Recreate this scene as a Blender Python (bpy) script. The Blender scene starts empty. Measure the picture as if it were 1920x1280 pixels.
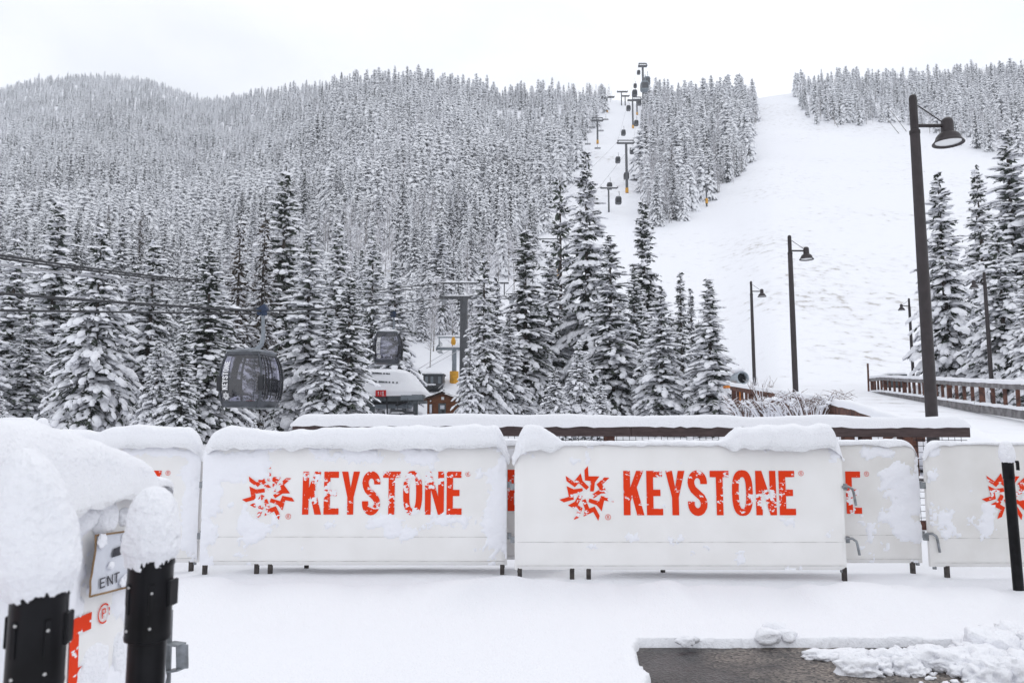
import bpy, bmesh, math, random
import numpy as np
from mathutils import Vector, Matrix

# ------------------------------------------------------------------ camera
scene = bpy.context.scene
COL = scene.collection
F, PITCH, CAMZ = 1424.0, math.radians(6.25), 1.25
cam_data = bpy.data.cameras.new('camera')
cam = bpy.data.objects.new('camera', cam_data); COL.objects.link(cam)
cam.location = (0, 0, CAMZ)
cam.rotation_euler = (math.pi/2 + PITCH, 0, 0)
cam_data.sensor_width = 36; cam_data.lens = 36*F/1920
cam_data.clip_start = 0.05; cam_data.clip_end = 5000
cam_data.dof.use_dof = True
cam_data.dof.focus_distance = 9.0
cam_data.dof.aperture_fstop = 6.3
scene.camera = cam

# ------------------------------------------------------------------ world and sun
SUN_EL, SUN_AZ = math.radians(52), math.radians(35)      # azimuth measured from +Y towards +X
world = bpy.data.worlds.new('World'); scene.world = world; world.use_nodes = True
nt = world.node_tree; nt.nodes.clear()
def wn(t, **k):
    n = nt.nodes.new(t)
    for a, b in k.items(): setattr(n, a, b)
    return n
w_out = wn('ShaderNodeOutputWorld')
sky = wn('ShaderNodeTexSky'); sky.sky_type = 'NISHITA'; sky.sun_disc = False
sky.sun_elevation = SUN_EL; sky.sun_rotation = SUN_AZ
bg1 = wn('ShaderNodeBackground'); bg1.inputs['Strength'].default_value = 0.12
hs = wn('ShaderNodeHueSaturation'); hs.inputs['Saturation'].default_value = 0.25
nt.links.new(sky.outputs[0], hs.inputs['Color']); nt.links.new(hs.outputs[0], bg1.inputs['Color'])
tc = wn('ShaderNodeTexCoord'); mp = wn('ShaderNodeMapping'); mp.inputs['Scale'].default_value = (1, 1, 2.2)
no = wn('ShaderNodeTexNoise'); no.inputs['Scale'].default_value = 2.2; no.inputs['Detail'].default_value = 5
cr = wn('ShaderNodeValToRGB')
cr.color_ramp.elements[0].position = 0.34; cr.color_ramp.elements[0].color = (0.74, 0.765, 0.815, 1)
cr.color_ramp.elements[1].position = 0.62; cr.color_ramp.elements[1].color = (0.955, 0.972, 1.0, 1)
nt.links.new(tc.outputs['Generated'], mp.inputs['Vector']); nt.links.new(mp.outputs[0], no.inputs['Vector'])
nt.links.new(no.outputs[0], cr.inputs[0])
bg2 = wn('ShaderNodeBackground'); bg2.inputs['Strength'].default_value = 1.36
nt.links.new(cr.outputs[0], bg2.inputs['Color'])
mx = wn('ShaderNodeMixShader'); mx.inputs[0].default_value = 0.85
nt.links.new(bg1.outputs[0], mx.inputs[1]); nt.links.new(bg2.outputs[0], mx.inputs[2])
nt.links.new(mx.outputs[0], w_out.inputs['Surface'])

sun_data = bpy.data.lights.new('sun', 'SUN'); sun_data.energy = 0.5; sun_data.angle = math.radians(14)
sun_data.color = (1.0, 0.96, 0.90)
sun = bpy.data.objects.new('sun', sun_data); COL.objects.link(sun)
sd = Vector((math.sin(SUN_AZ)*math.cos(SUN_EL), math.cos(SUN_AZ)*math.cos(SUN_EL), math.sin(SUN_EL)))
sun.rotation_euler = sd.to_track_quat('Z', 'Y').to_euler()

scene.view_settings.view_transform = 'Standard'; scene.view_settings.look = 'None'
scene.view_settings.exposure = -0.02; scene.view_settings.gamma = 1.0
scene.render.engine = 'CYCLES'
scene.cycles.max_bounces = 6; scene.cycles.diffuse_bounces = 4; scene.cycles.transparent_max_bounces = 12
scene.cycles.volume_bounces = 1

rng = random.Random(11)
U = rng.uniform

# ------------------------------------------------------------------ pixel / world helpers
cp, sp_ = math.cos(PITCH), math.sin(PITCH)
def ray(px, py):
    xr = (px-960)/F; yr = (640-py)/F
    return Vector((xr, cp - yr*sp_, sp_ + yr*cp))
def at(px, py, D):                       # point of that sight line at distance D ahead
    r = ray(px, py); return Vector((0, 0, CAMZ)) + r*(D/r.y)
def on_z(px, py, z):
    r = ray(px, py); return Vector((0, 0, CAMZ)) + r*((z-CAMZ)/r.z)
def proj(x, y, z):
    z = z - CAMZ
    fw = y*cp + z*sp_; up = -y*sp_ + z*cp
    return 960 + F*x/fw, 640 - F*up/fw
def lerp(a, b, t): return a + (b-a)*t
def smooth(a, b, x):
    t = np.clip((x-a)/(b-a), 0, 1); return t*t*(3-2*t)

def _hash(i, j, k, s):
    s = int(s*10)
    n = (i*73856093) ^ (j*19349663) ^ (k*83492791) ^ (s*2654435761)
    n = n & 0xffffffff
    n = ((n ^ (n >> 16))*0x45d9f3b) & 0xffffffff
    n = ((n ^ (n >> 16))*0x45d9f3b) & 0xffffffff
    return ((n ^ (n >> 16)) & 0xffff)/65535.0
def vnoise(x, y, z=0.0, s=0):
    x, y, z = np.broadcast_arrays(np.asarray(x, float), np.asarray(y, float), np.asarray(z, float))
    i, j, k = np.floor(x).astype(np.int64), np.floor(y).astype(np.int64), np.floor(z).astype(np.int64)
    fx, fy, fz = x-i, y-j, z-k
    fx, fy, fz = fx*fx*(3-2*fx), fy*fy*(3-2*fy), fz*fz*(3-2*fz)
    r = 0
    for a in (0, 1):
        for b in (0, 1):
            for c in (0, 1):
                r = r + _hash(i+a, j+b, k+c, s)*(fx if a else 1-fx)*(fy if b else 1-fy)*(fz if c else 1-fz)
    return r*2-1
def fbm(x, y, z=0.0, s=0, o=4):
    r, a, f = 0, 0.5, 1.0
    for q in range(o):
        r = r + a*vnoise(np.asarray(x)*f, np.asarray(y)*f, np.asarray(z)*f, s+q*7); a *= .5; f *= 2.03
    return r

# ------------------------------------------------------------------ materials
def mat(name, color, rough=.8, metal=0.0, var=0.0, vscale=8.0, bump=0.0, bscale=40.0, color2=None, spec=.3, rand=0.0, lo=.4, hi=.6, detail=5, stretch=None):
    m = bpy.data.materials.new(name); m.use_nodes = True
    t = m.node_tree; b = t.nodes['Principled BSDF']
    b.inputs['Roughness'].default_value = rough; b.inputs['Metallic'].default_value = metal
    b.inputs['Specular IOR Level'].default_value = spec
    c = (*color, 1); b.inputs['Base Color'].default_value = c
    tcn = t.nodes.new('ShaderNodeTexCoord')
    vec = tcn.outputs['Object']
    if stretch:
        mpn = t.nodes.new('ShaderNodeMapping'); mpn.inputs['Scale'].default_value = stretch
        t.links.new(vec, mpn.inputs[0]); vec = mpn.outputs[0]
    last = None
    if color2 is not None or var:
        n = t.nodes.new('ShaderNodeTexNoise'); n.inputs['Scale'].default_value = vscale; n.inputs['Detail'].default_value = detail
        t.links.new(vec, n.inputs['Vector'])
        r = t.nodes.new('ShaderNodeValToRGB')
        c2 = color2 if color2 is not None else tuple(max(0, x*(1-var)) for x in color)
        r.color_ramp.elements[0].position = lo; r.color_ramp.elements[0].color = (*c2, 1)
        r.color_ramp.elements[1].position = hi; r.color_ramp.elements[1].color = c
        t.links.new(n.outputs[0], r.inputs[0]); last = r.outputs[0]
    if rand:
        oi = t.nodes.new('ShaderNodeObjectInfo'); h = t.nodes.new('ShaderNodeHueSaturation')
        mr = t.nodes.new('ShaderNodeMapRange'); mr.inputs[3].default_value = 1-rand; mr.inputs[4].default_value = 1+rand
        t.links.new(oi.outputs['Random'], mr.inputs[0]); t.links.new(mr.outputs[0], h.inputs['Value'])
        if last: t.links.new(last, h.inputs['Color'])
        else: h.inputs['Color'].default_value = c
        last = h.outputs[0]
    if last: t.links.new(last, b.inputs['Base Color'])
    if bump:
        n2 = t.nodes.new('ShaderNodeTexNoise'); n2.inputs['Scale'].default_value = bscale; n2.inputs['Detail'].default_value = 6
        t.links.new(vec, n2.inputs['Vector'])
        bp = t.nodes.new('ShaderNodeBump'); bp.inputs['Strength'].default_value = bump; bp.inputs['Distance'].default_value = .02
        t.links.new(n2.outputs[0], bp.inputs['Height']); t.links.new(bp.outputs[0], b.inputs['Normal'])
    return m

SNOWC = (0.855, 0.862, 0.905)
M = {}
M['snow'] = mat('snow', SNOWC, .9, bump=.55, bscale=75, spec=.15)
M['snow_soft'] = mat('snow_soft', (.84, .848, .895), .9, bump=.25, bscale=35, spec=.15)
M['snow_far'] = mat('snow_far', (.87, .88, .915), .95, spec=.05)
M['needle'] = mat('needle', (.078, .092, .074), .85, color2=(.034, .043, .035), vscale=1.2, rand=.25, spec=.2)
M['needle_brown'] = mat('needle_brown', (.10, .078, .060), .9, color2=(.05, .042, .035), vscale=1.5, rand=.2, spec=.1)
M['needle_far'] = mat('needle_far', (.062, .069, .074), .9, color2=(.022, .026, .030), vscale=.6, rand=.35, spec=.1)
M['bark'] = mat('bark', (.085, .068, .060), .95, color2=(.04, .033, .03), vscale=9, bump=.5, bscale=25)
M['aspen_bark'] = mat('aspen_bark', (.36, .34, .33), .95, color2=(.14, .13, .12), vscale=6)
M['frost_twig'] = mat('frost_twig', (.74, .74, .78), .95, color2=(.46, .45, .47), vscale=2.0, rand=.12, spec=.05)
M['shrub_twig'] = mat('shrub_twig', (.20, .13, .11), .95, color2=(.10, .07, .06), vscale=12)
M['fabric'] = mat('fabric', (.84, .833, .83), .65, color2=(.79, .78, .77), vscale=3.0, bump=.08, bscale=14, lo=.3, hi=.62)
M['fabric_old'] = mat('fabric_old', (.78, .77, .76), .7, color2=(.71, .695, .675), vscale=4.0, bump=.1, bscale=14, lo=.3, hi=.65)
M['seam'] = mat('seam', (.66, .645, .63), .9, var=.4, vscale=15)
M['galv'] = mat('galvanised', (.30, .32, .34), .45, .8, color2=(.20, .21, .22), vscale=20)
M['rust_steel'] = mat('rust_steel', (.085, .075, .07), .7, .3, color2=(.05, .045, .045), vscale=25)
M['black_plastic'] = mat('black_plastic', (.006, .006, .007), .34, color2=(.010, .010, .012), vscale=14, spec=.14)
M['bolt'] = mat('bolt', (.5, .5, .5), .3, .9)
M['rail_wood'] = mat('rail_wood', (.075, .052, .052), .75, color2=(.052, .036, .036), vscale=6, bump=.2, bscale=30, stretch=(1, 8, 8))
M['rust_wood'] = mat('rust_wood', (.135, .062, .045), .85, color2=(.06, .030, .026), vscale=5, bump=.3, bscale=30)
M['grey_wood'] = mat('grey_wood', (.24, .23, .235), .85, color2=(.15, .14, .145), vscale=4, bump=.2)
M['wire'] = mat('wire', (.03, .03, .032), .6, .4)
M['lamp'] = mat('lamp_paint', (.040, .032, .035), .5, color2=(.032, .026, .028), vscale=10, spec=.35)
M['lamp_dark'] = mat('lamp_dark', (.032, .026, .028), .5, var=.2, vscale=9)
M['lens'] = mat('lens', (.78, .79, .80), .25, spec=.5)
M['cable'] = mat('cable', (.05, .05, .055), .6, .3)
M['cable_snow'] = mat('cable_snow', (.45, .45, .48), .8)
M['cabin_frame'] = mat('cabin_frame', (.085, .09, .105), .4, .3, color2=(.065, .07, .08), vscale=4)
M['cabin_dark'] = mat('cabin_dark', (.022, .023, .027), .5)
M['cabin_grey'] = mat('cabin_grey', (.30, .32, .35), .5, .2, var=.2, vscale=4)
M['hanger'] = mat('hanger', (.24, .265, .30), .45, .3, var=.2, vscale=6)
M['grip'] = mat('grip', (.02, .035, .075), .5)
M['white_paint'] = mat('white_paint', (.78, .78, .80), .6)
M['tower'] = mat('tower_steel', (.105, .108, .118), .6, .3, color2=(.085, .088, .096), vscale=2)
M['tower_pale'] = mat('tower_pale', (.24, .27, .30), .6, .3, color2=(.19, .215, .24), vscale=2)
M['yellow'] = mat('yellow_pad', (.72, .36, .035), .7, var=.25, vscale=5)
M['wood_hut'] = mat('wood_hut', (.20, .082, .038), .75, color2=(.13, .05, .025), vscale=3, bump=.3, bscale=20, stretch=(1, 1, 7))
M['hut_trim'] = mat('hut_trim', (.075, .035, .022), .75, var=.2)
M['dark_glass'] = mat('dark_glass', (.05, .055, .065), .08, spec=.6)
M['slate'] = mat('slate_metal', (.10, .115, .125), .55, .3, var=.2, vscale=3)
M['sign_red'] = mat('sign_red', (.60, .018, .022), .5, var=.1)
M['orange'] = mat('orange', (.62, .20, .03), .6, var=.2)
M['gun_blue'] = mat('gun_blue', (.42, .47, .52), .5, var=.2)
M['paper'] = mat('paper', (.66, .68, .74), .6, color2=(.52, .54, .60), vscale=7, lo=.35, hi=.6)
M['cardboard'] = mat('cardboard', (.30, .19, .10), .85, var=.3, vscale=18)
M['print_grey'] = mat('print_grey', (.045, .045, .055), .7)

def glass_mat():
    m = bpy.data.materials.new('tinted_glass'); m.use_nodes = True; t = m.node_tree; t.nodes.clear()
    o = t.nodes.new('ShaderNodeOutputMaterial'); mixn = t.nodes.new('ShaderNodeMixShader')
    tr = t.nodes.new('ShaderNodeBsdfTransparent'); tr.inputs[0].default_value = (.62, .62, .68, 1)
    gl = t.nodes.new('ShaderNodeBsdfGlossy'); gl.inputs['Roughness'].default_value = .06; gl.inputs[0].default_value = (.8, .8, .85, 1)
    fr = t.nodes.new('ShaderNodeFresnel'); fr.inputs[0].default_value = 1.5
    ad = t.nodes.new('ShaderNodeMath'); ad.operation = 'ADD'; ad.inputs[1].default_value = .06
    t.links.new(fr.outputs[0], ad.inputs[0]); t.links.new(ad.outputs[0], mixn.inputs[0])
    t.links.new(tr.outputs[0], mixn.inputs[1]); t.links.new(gl.outputs[0], mixn.inputs[2]); t.links.new(mixn.outputs[0], o.inputs[0])
    return m
M['glass'] = glass_mat()

def print_red(name, amount, seed):      # red ink with frozen snow stuck to it
    m = bpy.data.materials.new(name); m.use_nodes = True; t = m.node_tree; b = t.nodes['Principled BSDF']
    b.inputs['Roughness'].default_value = .65; b.inputs['Specular IOR Level'].default_value = .12
    tcn = t.nodes.new('ShaderNodeTexCoord'); mpn = t.nodes.new('ShaderNodeMapping')
    mpn.inputs['Location'].default_value = (seed*3.1, seed, seed*1.7); mpn.inputs['Scale'].default_value = (1, 1, 1.5)
    n1 = t.nodes.new('ShaderNodeTexNoise'); n1.inputs['Scale'].default_value = 22; n1.inputs['Detail'].default_value = 8; n1.inputs['Roughness'].default_value = .62
    n2 = t.nodes.new('ShaderNodeTexNoise'); n2.inputs['Scale'].default_value = 2.6; n2.inputs['Detail'].default_value = 3
    t.links.new(tcn.outputs['Object'], mpn.inputs[0])
    t.links.new(mpn.outputs[0], n1.inputs['Vector']); t.links.new(mpn.outputs[0], n2.inputs['Vector'])
    ml = t.nodes.new('ShaderNodeMath'); ml.operation = 'MULTIPLY_ADD'; ml.inputs[1].default_value = 1.15
    t.links.new(n2.outputs[0], ml.inputs[0]); t.links.new(n1.outputs[0], ml.inputs[2])
    r = t.nodes.new('ShaderNodeValToRGB'); th = .5 + .575 + .12 - amount
    r.color_ramp.elements[0].position = min(.99, th/2.0); r.color_ramp.elements[0].color = (.73, .046, .010, 1)
    r.color_ramp.elements[1].position = min(1, th/2.0+.008); r.color_ramp.elements[1].color = (.80, .80, .83, 1)
    hf = t.nodes.new('ShaderNodeMath'); hf.operation = 'MULTIPLY'; hf.inputs[1].default_value = .5
    t.links.new(ml.outputs[0], hf.inputs[0]); t.links.new(hf.outputs[0], r.inputs[0]); t.links.new(r.outputs[0], b.inputs['Base Color'])
    return m
M['red_clean'] = print_red('red_clean', -.03, 2)
M['red_worn'] = print_red('red_worn', .06, 5)

def terrain_mat():
    m = bpy.data.materials.new('slope_snow'); m.use_nodes = True; t = m.node_tree; b = t.nodes['Principled BSDF']
    b.inputs['Roughness'].default_value = .95; b.inputs['Specular IOR Level'].default_value = .08
    tcn = t.nodes.new('ShaderNodeTexCoord'); mpn = t.nodes.new('ShaderNodeMapping'); mpn.inputs['Scale'].default_value = (.62, .6, .6)
    n = t.nodes.new('ShaderNodeTexNoise'); n.inputs['Scale'].default_value = .95; n.inputs['Detail'].default_value = 9; n.inputs['Roughness'].default_value = .66
    n2 = t.nodes.new('ShaderNodeTexNoise'); n2.inputs['Scale'].default_value = .03; n2.inputs['Detail'].default_value = 3
    t.links.new(tcn.outputs['Object'], mpn.inputs[0]); t.links.new(mpn.outputs[0], n.inputs['Vector']); t.links.new(tcn.outputs['Object'], n2.inputs['Vector'])
    a = t.nodes.new('ShaderNodeMath'); a.operation = 'MULTIPLY_ADD'; a.inputs[1].default_value = .55
    t.links.new(n2.outputs[0], a.inputs[0]); t.links.new(n.outputs[0], a.inputs[2])
    r = t.nodes.new('ShaderNodeValToRGB')
    r.color_ramp.elements[0].position = .815; r.color_ramp.elements[0].color = (.84, .85, .895, 1)
    r.color_ramp.elements[1].position = 1.0; r.color_ramp.elements[1].color = (.50, .48, .47, 1)
    e = r.color_ramp.elements.new(.92); e.color = (.775, .78, .82, 1)
    t.links.new(a.outputs[0], r.inputs[0]); t.links.new(r.outputs[0], b.inputs['Base Color'])
    return m
M['terrain'] = terrain_mat()

def asphalt_mat():
    m = bpy.data.materials.new('asphalt'); m.use_nodes = True; t = m.node_tree; b = t.nodes['Principled BSDF']
    tcn = t.nodes.new('ShaderNodeTexCoord')
    vo = t.nodes.new('ShaderNodeTexVoronoi'); vo.inputs['Scale'].default_value = 70
    n = t.nodes.new('ShaderNodeTexNoise'); n.inputs['Scale'].default_value = 1.5; n.inputs['Detail'].default_value = 8
    for q in (vo, n): t.links.new(tcn.outputs['Object'], q.inputs['Vector'])
    r = t.nodes.new('ShaderNodeValToRGB')
    r.color_ramp.elements[0].position = .15; r.color_ramp.elements[0].color = (.026, .025, .027, 1)
    r.color_ramp.elements[1].position = .9; r.color_ramp.elements[1].color = (.16, .148, .142, 1)
    t.links.new(vo.outputs['Color'], r.inputs[0])
    r2 = t.nodes.new('ShaderNodeValToRGB')
    r2.color_ramp.elements[0].position = .44; r2.color_ramp.elements[0].color = (.42, .41, .43, 1)
    r2.color_ramp.elements[1].position = .585; r2.color_ramp.elements[1].color = (1.75, 1.62, 1.5, 1)
    t.links.new(n.outputs[0], r2.inputs[0])
    mxx = t.nodes.new('ShaderNodeMix'); mxx.data_type = 'RGBA'; mxx.blend_type = 'MULTIPLY'; mxx.inputs[0].default_value = 1
    t.links.new(r.outputs[0], mxx.inputs[6]); t.links.new(r2.outputs[0], mxx.inputs[7]); t.links.new(mxx.outputs[2], b.inputs['Base Color'])
    r3 = t.nodes.new('ShaderNodeMapRange'); r3.inputs[1].default_value = .35; r3.inputs[2].default_value = .65; r3.inputs[3].default_value = .35; r3.inputs[4].default_value = .85
    t.links.new(n.outputs[0], r3.inputs[0]); t.links.new(r3.outputs[0], b.inputs['Roughness'])
    bp = t.nodes.new('ShaderNodeBump'); bp.inputs['Strength'].default_value = .7; bp.inputs['Distance'].default_value = .006
    t.links.new(vo.outputs['Distance'], bp.inputs['Height']); t.links.new(bp.outputs[0], b.inputs['Normal'])
    return m
M['asphalt'] = asphalt_mat()

# ------------------------------------------------------------------ mesh builder and object helpers
class MB:
    def __init__(s): s.v = []; s.f = []; s.m = []
    def add(s, vs, fs, m=0):
        o = len(s.v); s.v.extend([tuple(p) for p in vs])
        for f in fs: s.f.append(tuple(i+o for i in f)); s.m.append(m)
    def box(s, c, d, rz=0.0, m=0, mat3=None):
        R = mat3 if mat3 is not None else Matrix.Rotation(rz, 3, 'Z')
        vs = [Vector(c) + R @ Vector((x*d[0]/2, y*d[1]/2, z*d[2]/2)) for x in (-1, 1) for y in (-1, 1) for z in (-1, 1)]
        s.add(vs, [(0, 1, 3, 2), (4, 6, 7, 5), (0, 4, 5, 1), (2, 3, 7, 6), (0, 2, 6, 4), (1, 5, 7, 3)], m)
    def beam(s, a, b, w, h, m=0):        # box along a-b, width w across, height h up
        a, b = Vector(a), Vector(b); d = (b-a); L = d.length; d.normalize()
        up = Vector((0, 0, 1)) if abs(d.z) < .95 else Vector((0, 1, 0))
        sd_ = d.cross(up).normalized(); up = sd_.cross(d).normalized()
        R = Matrix((d, sd_, up)).transposed()
        s.box((a+b)/2, (L, w, h), m=m, mat3=R)
    def tube(s, pts, rad, n=8, m=0, caps=True):
        pts = [Vector(p) for p in pts]
        if not hasattr(rad, '__len__'): rad = [rad]*len(pts)
        o = len(s.v); prev = None
        for i, p in enumerate(pts):
            d = (pts[min(i+1, len(pts)-1)] - pts[max(i-1, 0)])
            if d.length < 1e-9: d = Vector((0, 0, 1))
            d.normalize()
            if prev is None:
                a = Vector((1, 0, 0)) if abs(d.x) < .8 else Vector((0, 1, 0))
                a = (a - d*a.dot(d)).normalized()
            else:
                a = (prev - d*prev.dot(d)).normalized()
            prev = a; b = d.cross(a)
            for k in range(n):
                t = 2*math.pi*k/n
                s.v.append(tuple(p + (a*math.cos(t) + b*math.sin(t))*rad[i]))
        for i in range(len(pts)-1):
            for k in range(n):
                q = o+i*n; s.f.append((q+k, q+(k+1) % n, q+n+(k+1) % n, q+n+k)); s.m.append(m)
        if caps:
            s.f.append(tuple(o+k for k in reversed(range(n)))); s.m.append(m)
            q = o+(len(pts)-1)*n; s.f.append(tuple(q+k for k in range(n))); s.m.append(m)
    def lathe(s, prof, n=24, c=(0, 0, 0), m=0, R=None):
        o = len(s.v); c = Vector(c)
        for r, z in prof:
            for k in range(n):
                t = 2*math.pi*k/n; p = Vector((r*math.cos(t), r*math.sin(t), z))
                s.v.append(tuple(c + (R @ p if R is not None else p)))
        for i in range(len(prof)-1):
            for k in range(n):
                q = o+i*n; s.f.append((q+k, q+(k+1) % n, q+n+(k+1) % n, q+n+k)); s.m.append(m)
    def grid(s, P, m=0, closed_u=False):  # P: array (nu, nv, 3)
        nu, nv = P.shape[:2]; o = len(s.v)
        s.v.extend(map(tuple, P.reshape(-1, 3)))
        for i in range(nu if closed_u else nu-1):
            i2 = (i+1) % nu
            for j in range(nv-1):
                s.f.append((o+i*nv+j, o+i2*nv+j, o+i2*nv+j+1, o+i*nv+j+1)); s.m.append(m)
    def mesh(s, name, mats, smooth_angle=None):
        me = bpy.data.meshes.new(name)
        me.from_pydata(s.v, [], s.f)
        for q in mats: me.materials.append(M[q] if isinstance(q, str) else q)
        if len(mats) > 1: me.polygons.foreach_set('material_index', s.m)
        if smooth_angle is not None:
            me.polygons.foreach_set('use_smooth', [True]*len(me.polygons))
            if smooth_angle < 170: me.set_sharp_from_angle(angle=math.radians(smooth_angle))
        me.update(); return me
    def build(s, name, mats, parent=None, smooth_angle=None, bevel=0):
        if isinstance(mats, str): mats = [mats]
        return link(name, s.mesh(name, mats, smooth_angle), parent, bevel)

def link(name, me, parent=None, bevel=0):
    o = bpy.data.objects.new(name, me); COL.objects.link(o)
    if parent is not None: o.parent = parent
    if bevel:
        bm_ = o.modifiers.new('bevel', 'BEVEL'); bm_.width = bevel; bm_.segments = 2; bm_.limit_method = 'ANGLE'
    return o
def tag(o, label=None, cat=None, group=None, kind=None):
    if label: o['label'] = label
    if cat: o['category'] = cat
    if group: o['group'] = group
    if kind: o['kind'] = kind
    return o
def thing(name, loc, label, cat, group=None, rz=0.0):
    o = bpy.data.objects.new(name, None); COL.objects.link(o)
    o.empty_display_size = .2; o.location = loc; o.rotation_euler = (0, 0, rz)
    return tag(o, label, cat, group)
def copy_tree(root):
    r = root.copy(); COL.objects.link(r)
    for ch in root.children:
        c = ch.copy(); COL.objects.link(c); c.parent = r
        for g in ch.children:
            d = g.copy(); COL.objects.link(d); d.parent = c
    return r

# ------------------------------------------------------------------ terrain
RIDGE = [(-700, 190), (-200, 172), (0, 176), (60, 160), (150, 152), (260, 160), (330, 178), (370, 193), (395, 198), (430, 197), (470, 192), (520, 186), (580, 180), (650, 176), (720, 172), (800, 170), (870, 184),
         (950, 198), (1030, 194), (1100, 190), (1150, 187), (1200, 196), (1300, 193), (1380, 190), (1450, 180), (1490, 176),
         (1530, 172), (1600, 168), (1700, 166), (1800, 158), (1900, 152), (2100, 145), (2600, 150)]
_ru = []; _re = []
for x_, y_ in RIDGE:
    r_ = ray(x_, y_); _ru.append(r_.x/r_.y); _re.append(r_.z/r_.y)
_ru, _re = np.array(_ru), np.array(_re)
u_of = lambda px: (px-960)/F
def zbase(u, D):
    path = np.where(D > 9, .088*(D-9), 0.0)
    flat = .35*smooth(9, 22, D) + .012*np.clip(D-22, 0, 400)
    w = smooth(.26, .36, u)
    return lerp(flat, path, w)
def gprof(t):
    t = np.asarray(t, float)
    tt = np.clip(t, 0, .85); g = tt**1.14
    s0 = 1.14*.85**.14
    q = np.clip(t-.85, 0, .30); g = g + s0*(q - q*q/.6)
    return g - .10*np.clip(t-1.15, 0, 5)
def R_of(u): return lerp(1080., 430., smooth(-.50, -.16, u)) + 40*smooth(.35, .6, u)
D0 = 70.0
_Dg = np.linspace(78, 1500, 600)
_us = np.linspace(-1.4, 1.4, 561); _As = []
for u_ in _us:
    e_ = np.interp(u_, _ru, _re); g_ = gprof((_Dg-D0)/(R_of(u_)-D0)); ok = g_ > .02
    _As.append(np.min((e_*_Dg + CAMZ - zbase(u_, np.minimum(_Dg, 72)))[ok]/g_[ok]))
_As = np.array(_As); _k = np.exp(-np.linspace(-2, 2, 11)**2); _As = np.convolve(np.pad(_As, 5, mode='edge'), _k/_k.sum(), mode='valid')
def height_uD(u, D):
    u = np.asarray(u, float); D = np.asarray(D, float)
    A = np.interp(u, _us, _As)
    hill = A*gprof((D-D0)/(R_of(u)-D0))
    bump = (1.5*fbm(u*D/40, D/40, 0, 3, 3) + .14*fbm(u*D/9, D/9, 0, 9, 3))*smooth(60, 110, D)
    return zbase(u, np.minimum(D, 72)) + hill + bump*.8
def height(x, y):
    y = np.maximum(np.asarray(y, float), 1e-3); return height_uD(np.clip(np.asarray(x)/y, -1.4, 1.4), y)

uu = np.concatenate([np.linspace(-1.35, -.76, 30), np.linspace(-.75, .75, 420), np.linspace(.76, 1.35, 30)])
DD = np.concatenate([np.geomspace(8.6, 70, 70), np.linspace(71.5, 480, 190), np.linspace(486, 1500, 130)])
ug, dg_ = np.meshgrid(uu, DD, indexing='ij')
zg = height_uD(ug, dg_) - .03*(1-smooth(9, 10, dg_))
mb = MB(); mb.grid(np.stack([ug*dg_, dg_, zg], -1))
tag(mb.build('hillside', ['terrain'], smooth_angle=180), kind='structure')

# ------------------------------------------------------------------ near snow, asphalt
ASPH = -.052
c1 = on_z(1184, 1214, ASPH); c2 = on_z(1212, 1282, ASPH)
def asphalt_in(x, y):                     # >0 inside the cleared patch
    xl = c1.x + (c2.x-c1.x)*(c1.y-y)/(c1.y-c2.y)
    xl = xl + .05*fbm(y*5, x*0, 0, 4) + .02*fbm(y*22, x*0, 0, 5)
    yt = c1.y + .012*(x-c1.x) + .02*fbm(x*4, x*0, 0, 6) + .012*fbm(x*19, 0, 0, 8)
    return np.minimum(x-xl, yt-y)
xs = np.concatenate([np.linspace(-12, -4.2, 60), np.arange(-4.15, .3, .035), np.arange(.3, 4.0, .016), np.linspace(4.03, 12, 90)])
ys = np.concatenate([np.linspace(-3, 2.4, 40), np.arange(2.43, 3.4, .03), np.arange(3.4, 4.75, .015), np.arange(4.77, 6.4, .022), np.linspace(6.45, 9.6, 50)])
xg, yg = np.meshgrid(xs, ys, indexing='ij')
zs = .018*fbm(xg*.8, yg*.8, 0, 21) + .006*fbm(xg*4, yg*4, 0, 22)
by = 5.72 + .10*fbm(xg*.7, 0, 0, 31)
berm_h = .075 + .055*vnoise(xg*.9+3, 0, 0, 33) + .03*vnoise(xg*2.7, 0, 0, 34) + .018*vnoise(xg*7, 0, 0, 35)
zs = zs + np.maximum(0.0, berm_h)*np.exp(-((yg-by)/np.where(yg < by, .42, .16))**2)
zs = zs + .045*smooth(5.9, 6.15, yg)
ai = asphalt_in(xg, yg)
rim = np.exp(-((ai+.06)/.07)**2)*(.006+.02*np.maximum(0, vnoise(xg*3.1, yg*3.1, 0, 41)) + .02*np.maximum(0, vnoise(xg*8, yg*8, 0, 42)))
zs = zs + rim*smooth(-1.5, .4, xg)
zs = np.where(ai > 0, np.maximum(-.2, zs - .3*smooth(0, .035, ai)), zs)
zs = zs + (height(xg, np.maximum(yg, 1)) )*smooth(8.6, 9.6, yg)
mb = MB(); mb.grid(np.stack([xg, yg, zs], -1))
tag(mb.build('snow_ground', ['snow'], smooth_angle=180), kind='structure')
def ground_near(x, y):
    i = np.argmin(abs(xs-x)); j = np.argmin(abs(ys-y)); return float(zs[i, j])
mb = MB(); n_ = 24
gx, gy = np.meshgrid(np.linspace(c1.x-.6, 7, n_), np.linspace(1.2, c1.y+.6, n_), indexing='ij')
mb.grid(np.stack([gx, gy, ASPH+gx*0], -1)); tag(mb.build('asphalt_ground', ['asphalt']), kind='structure')

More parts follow.
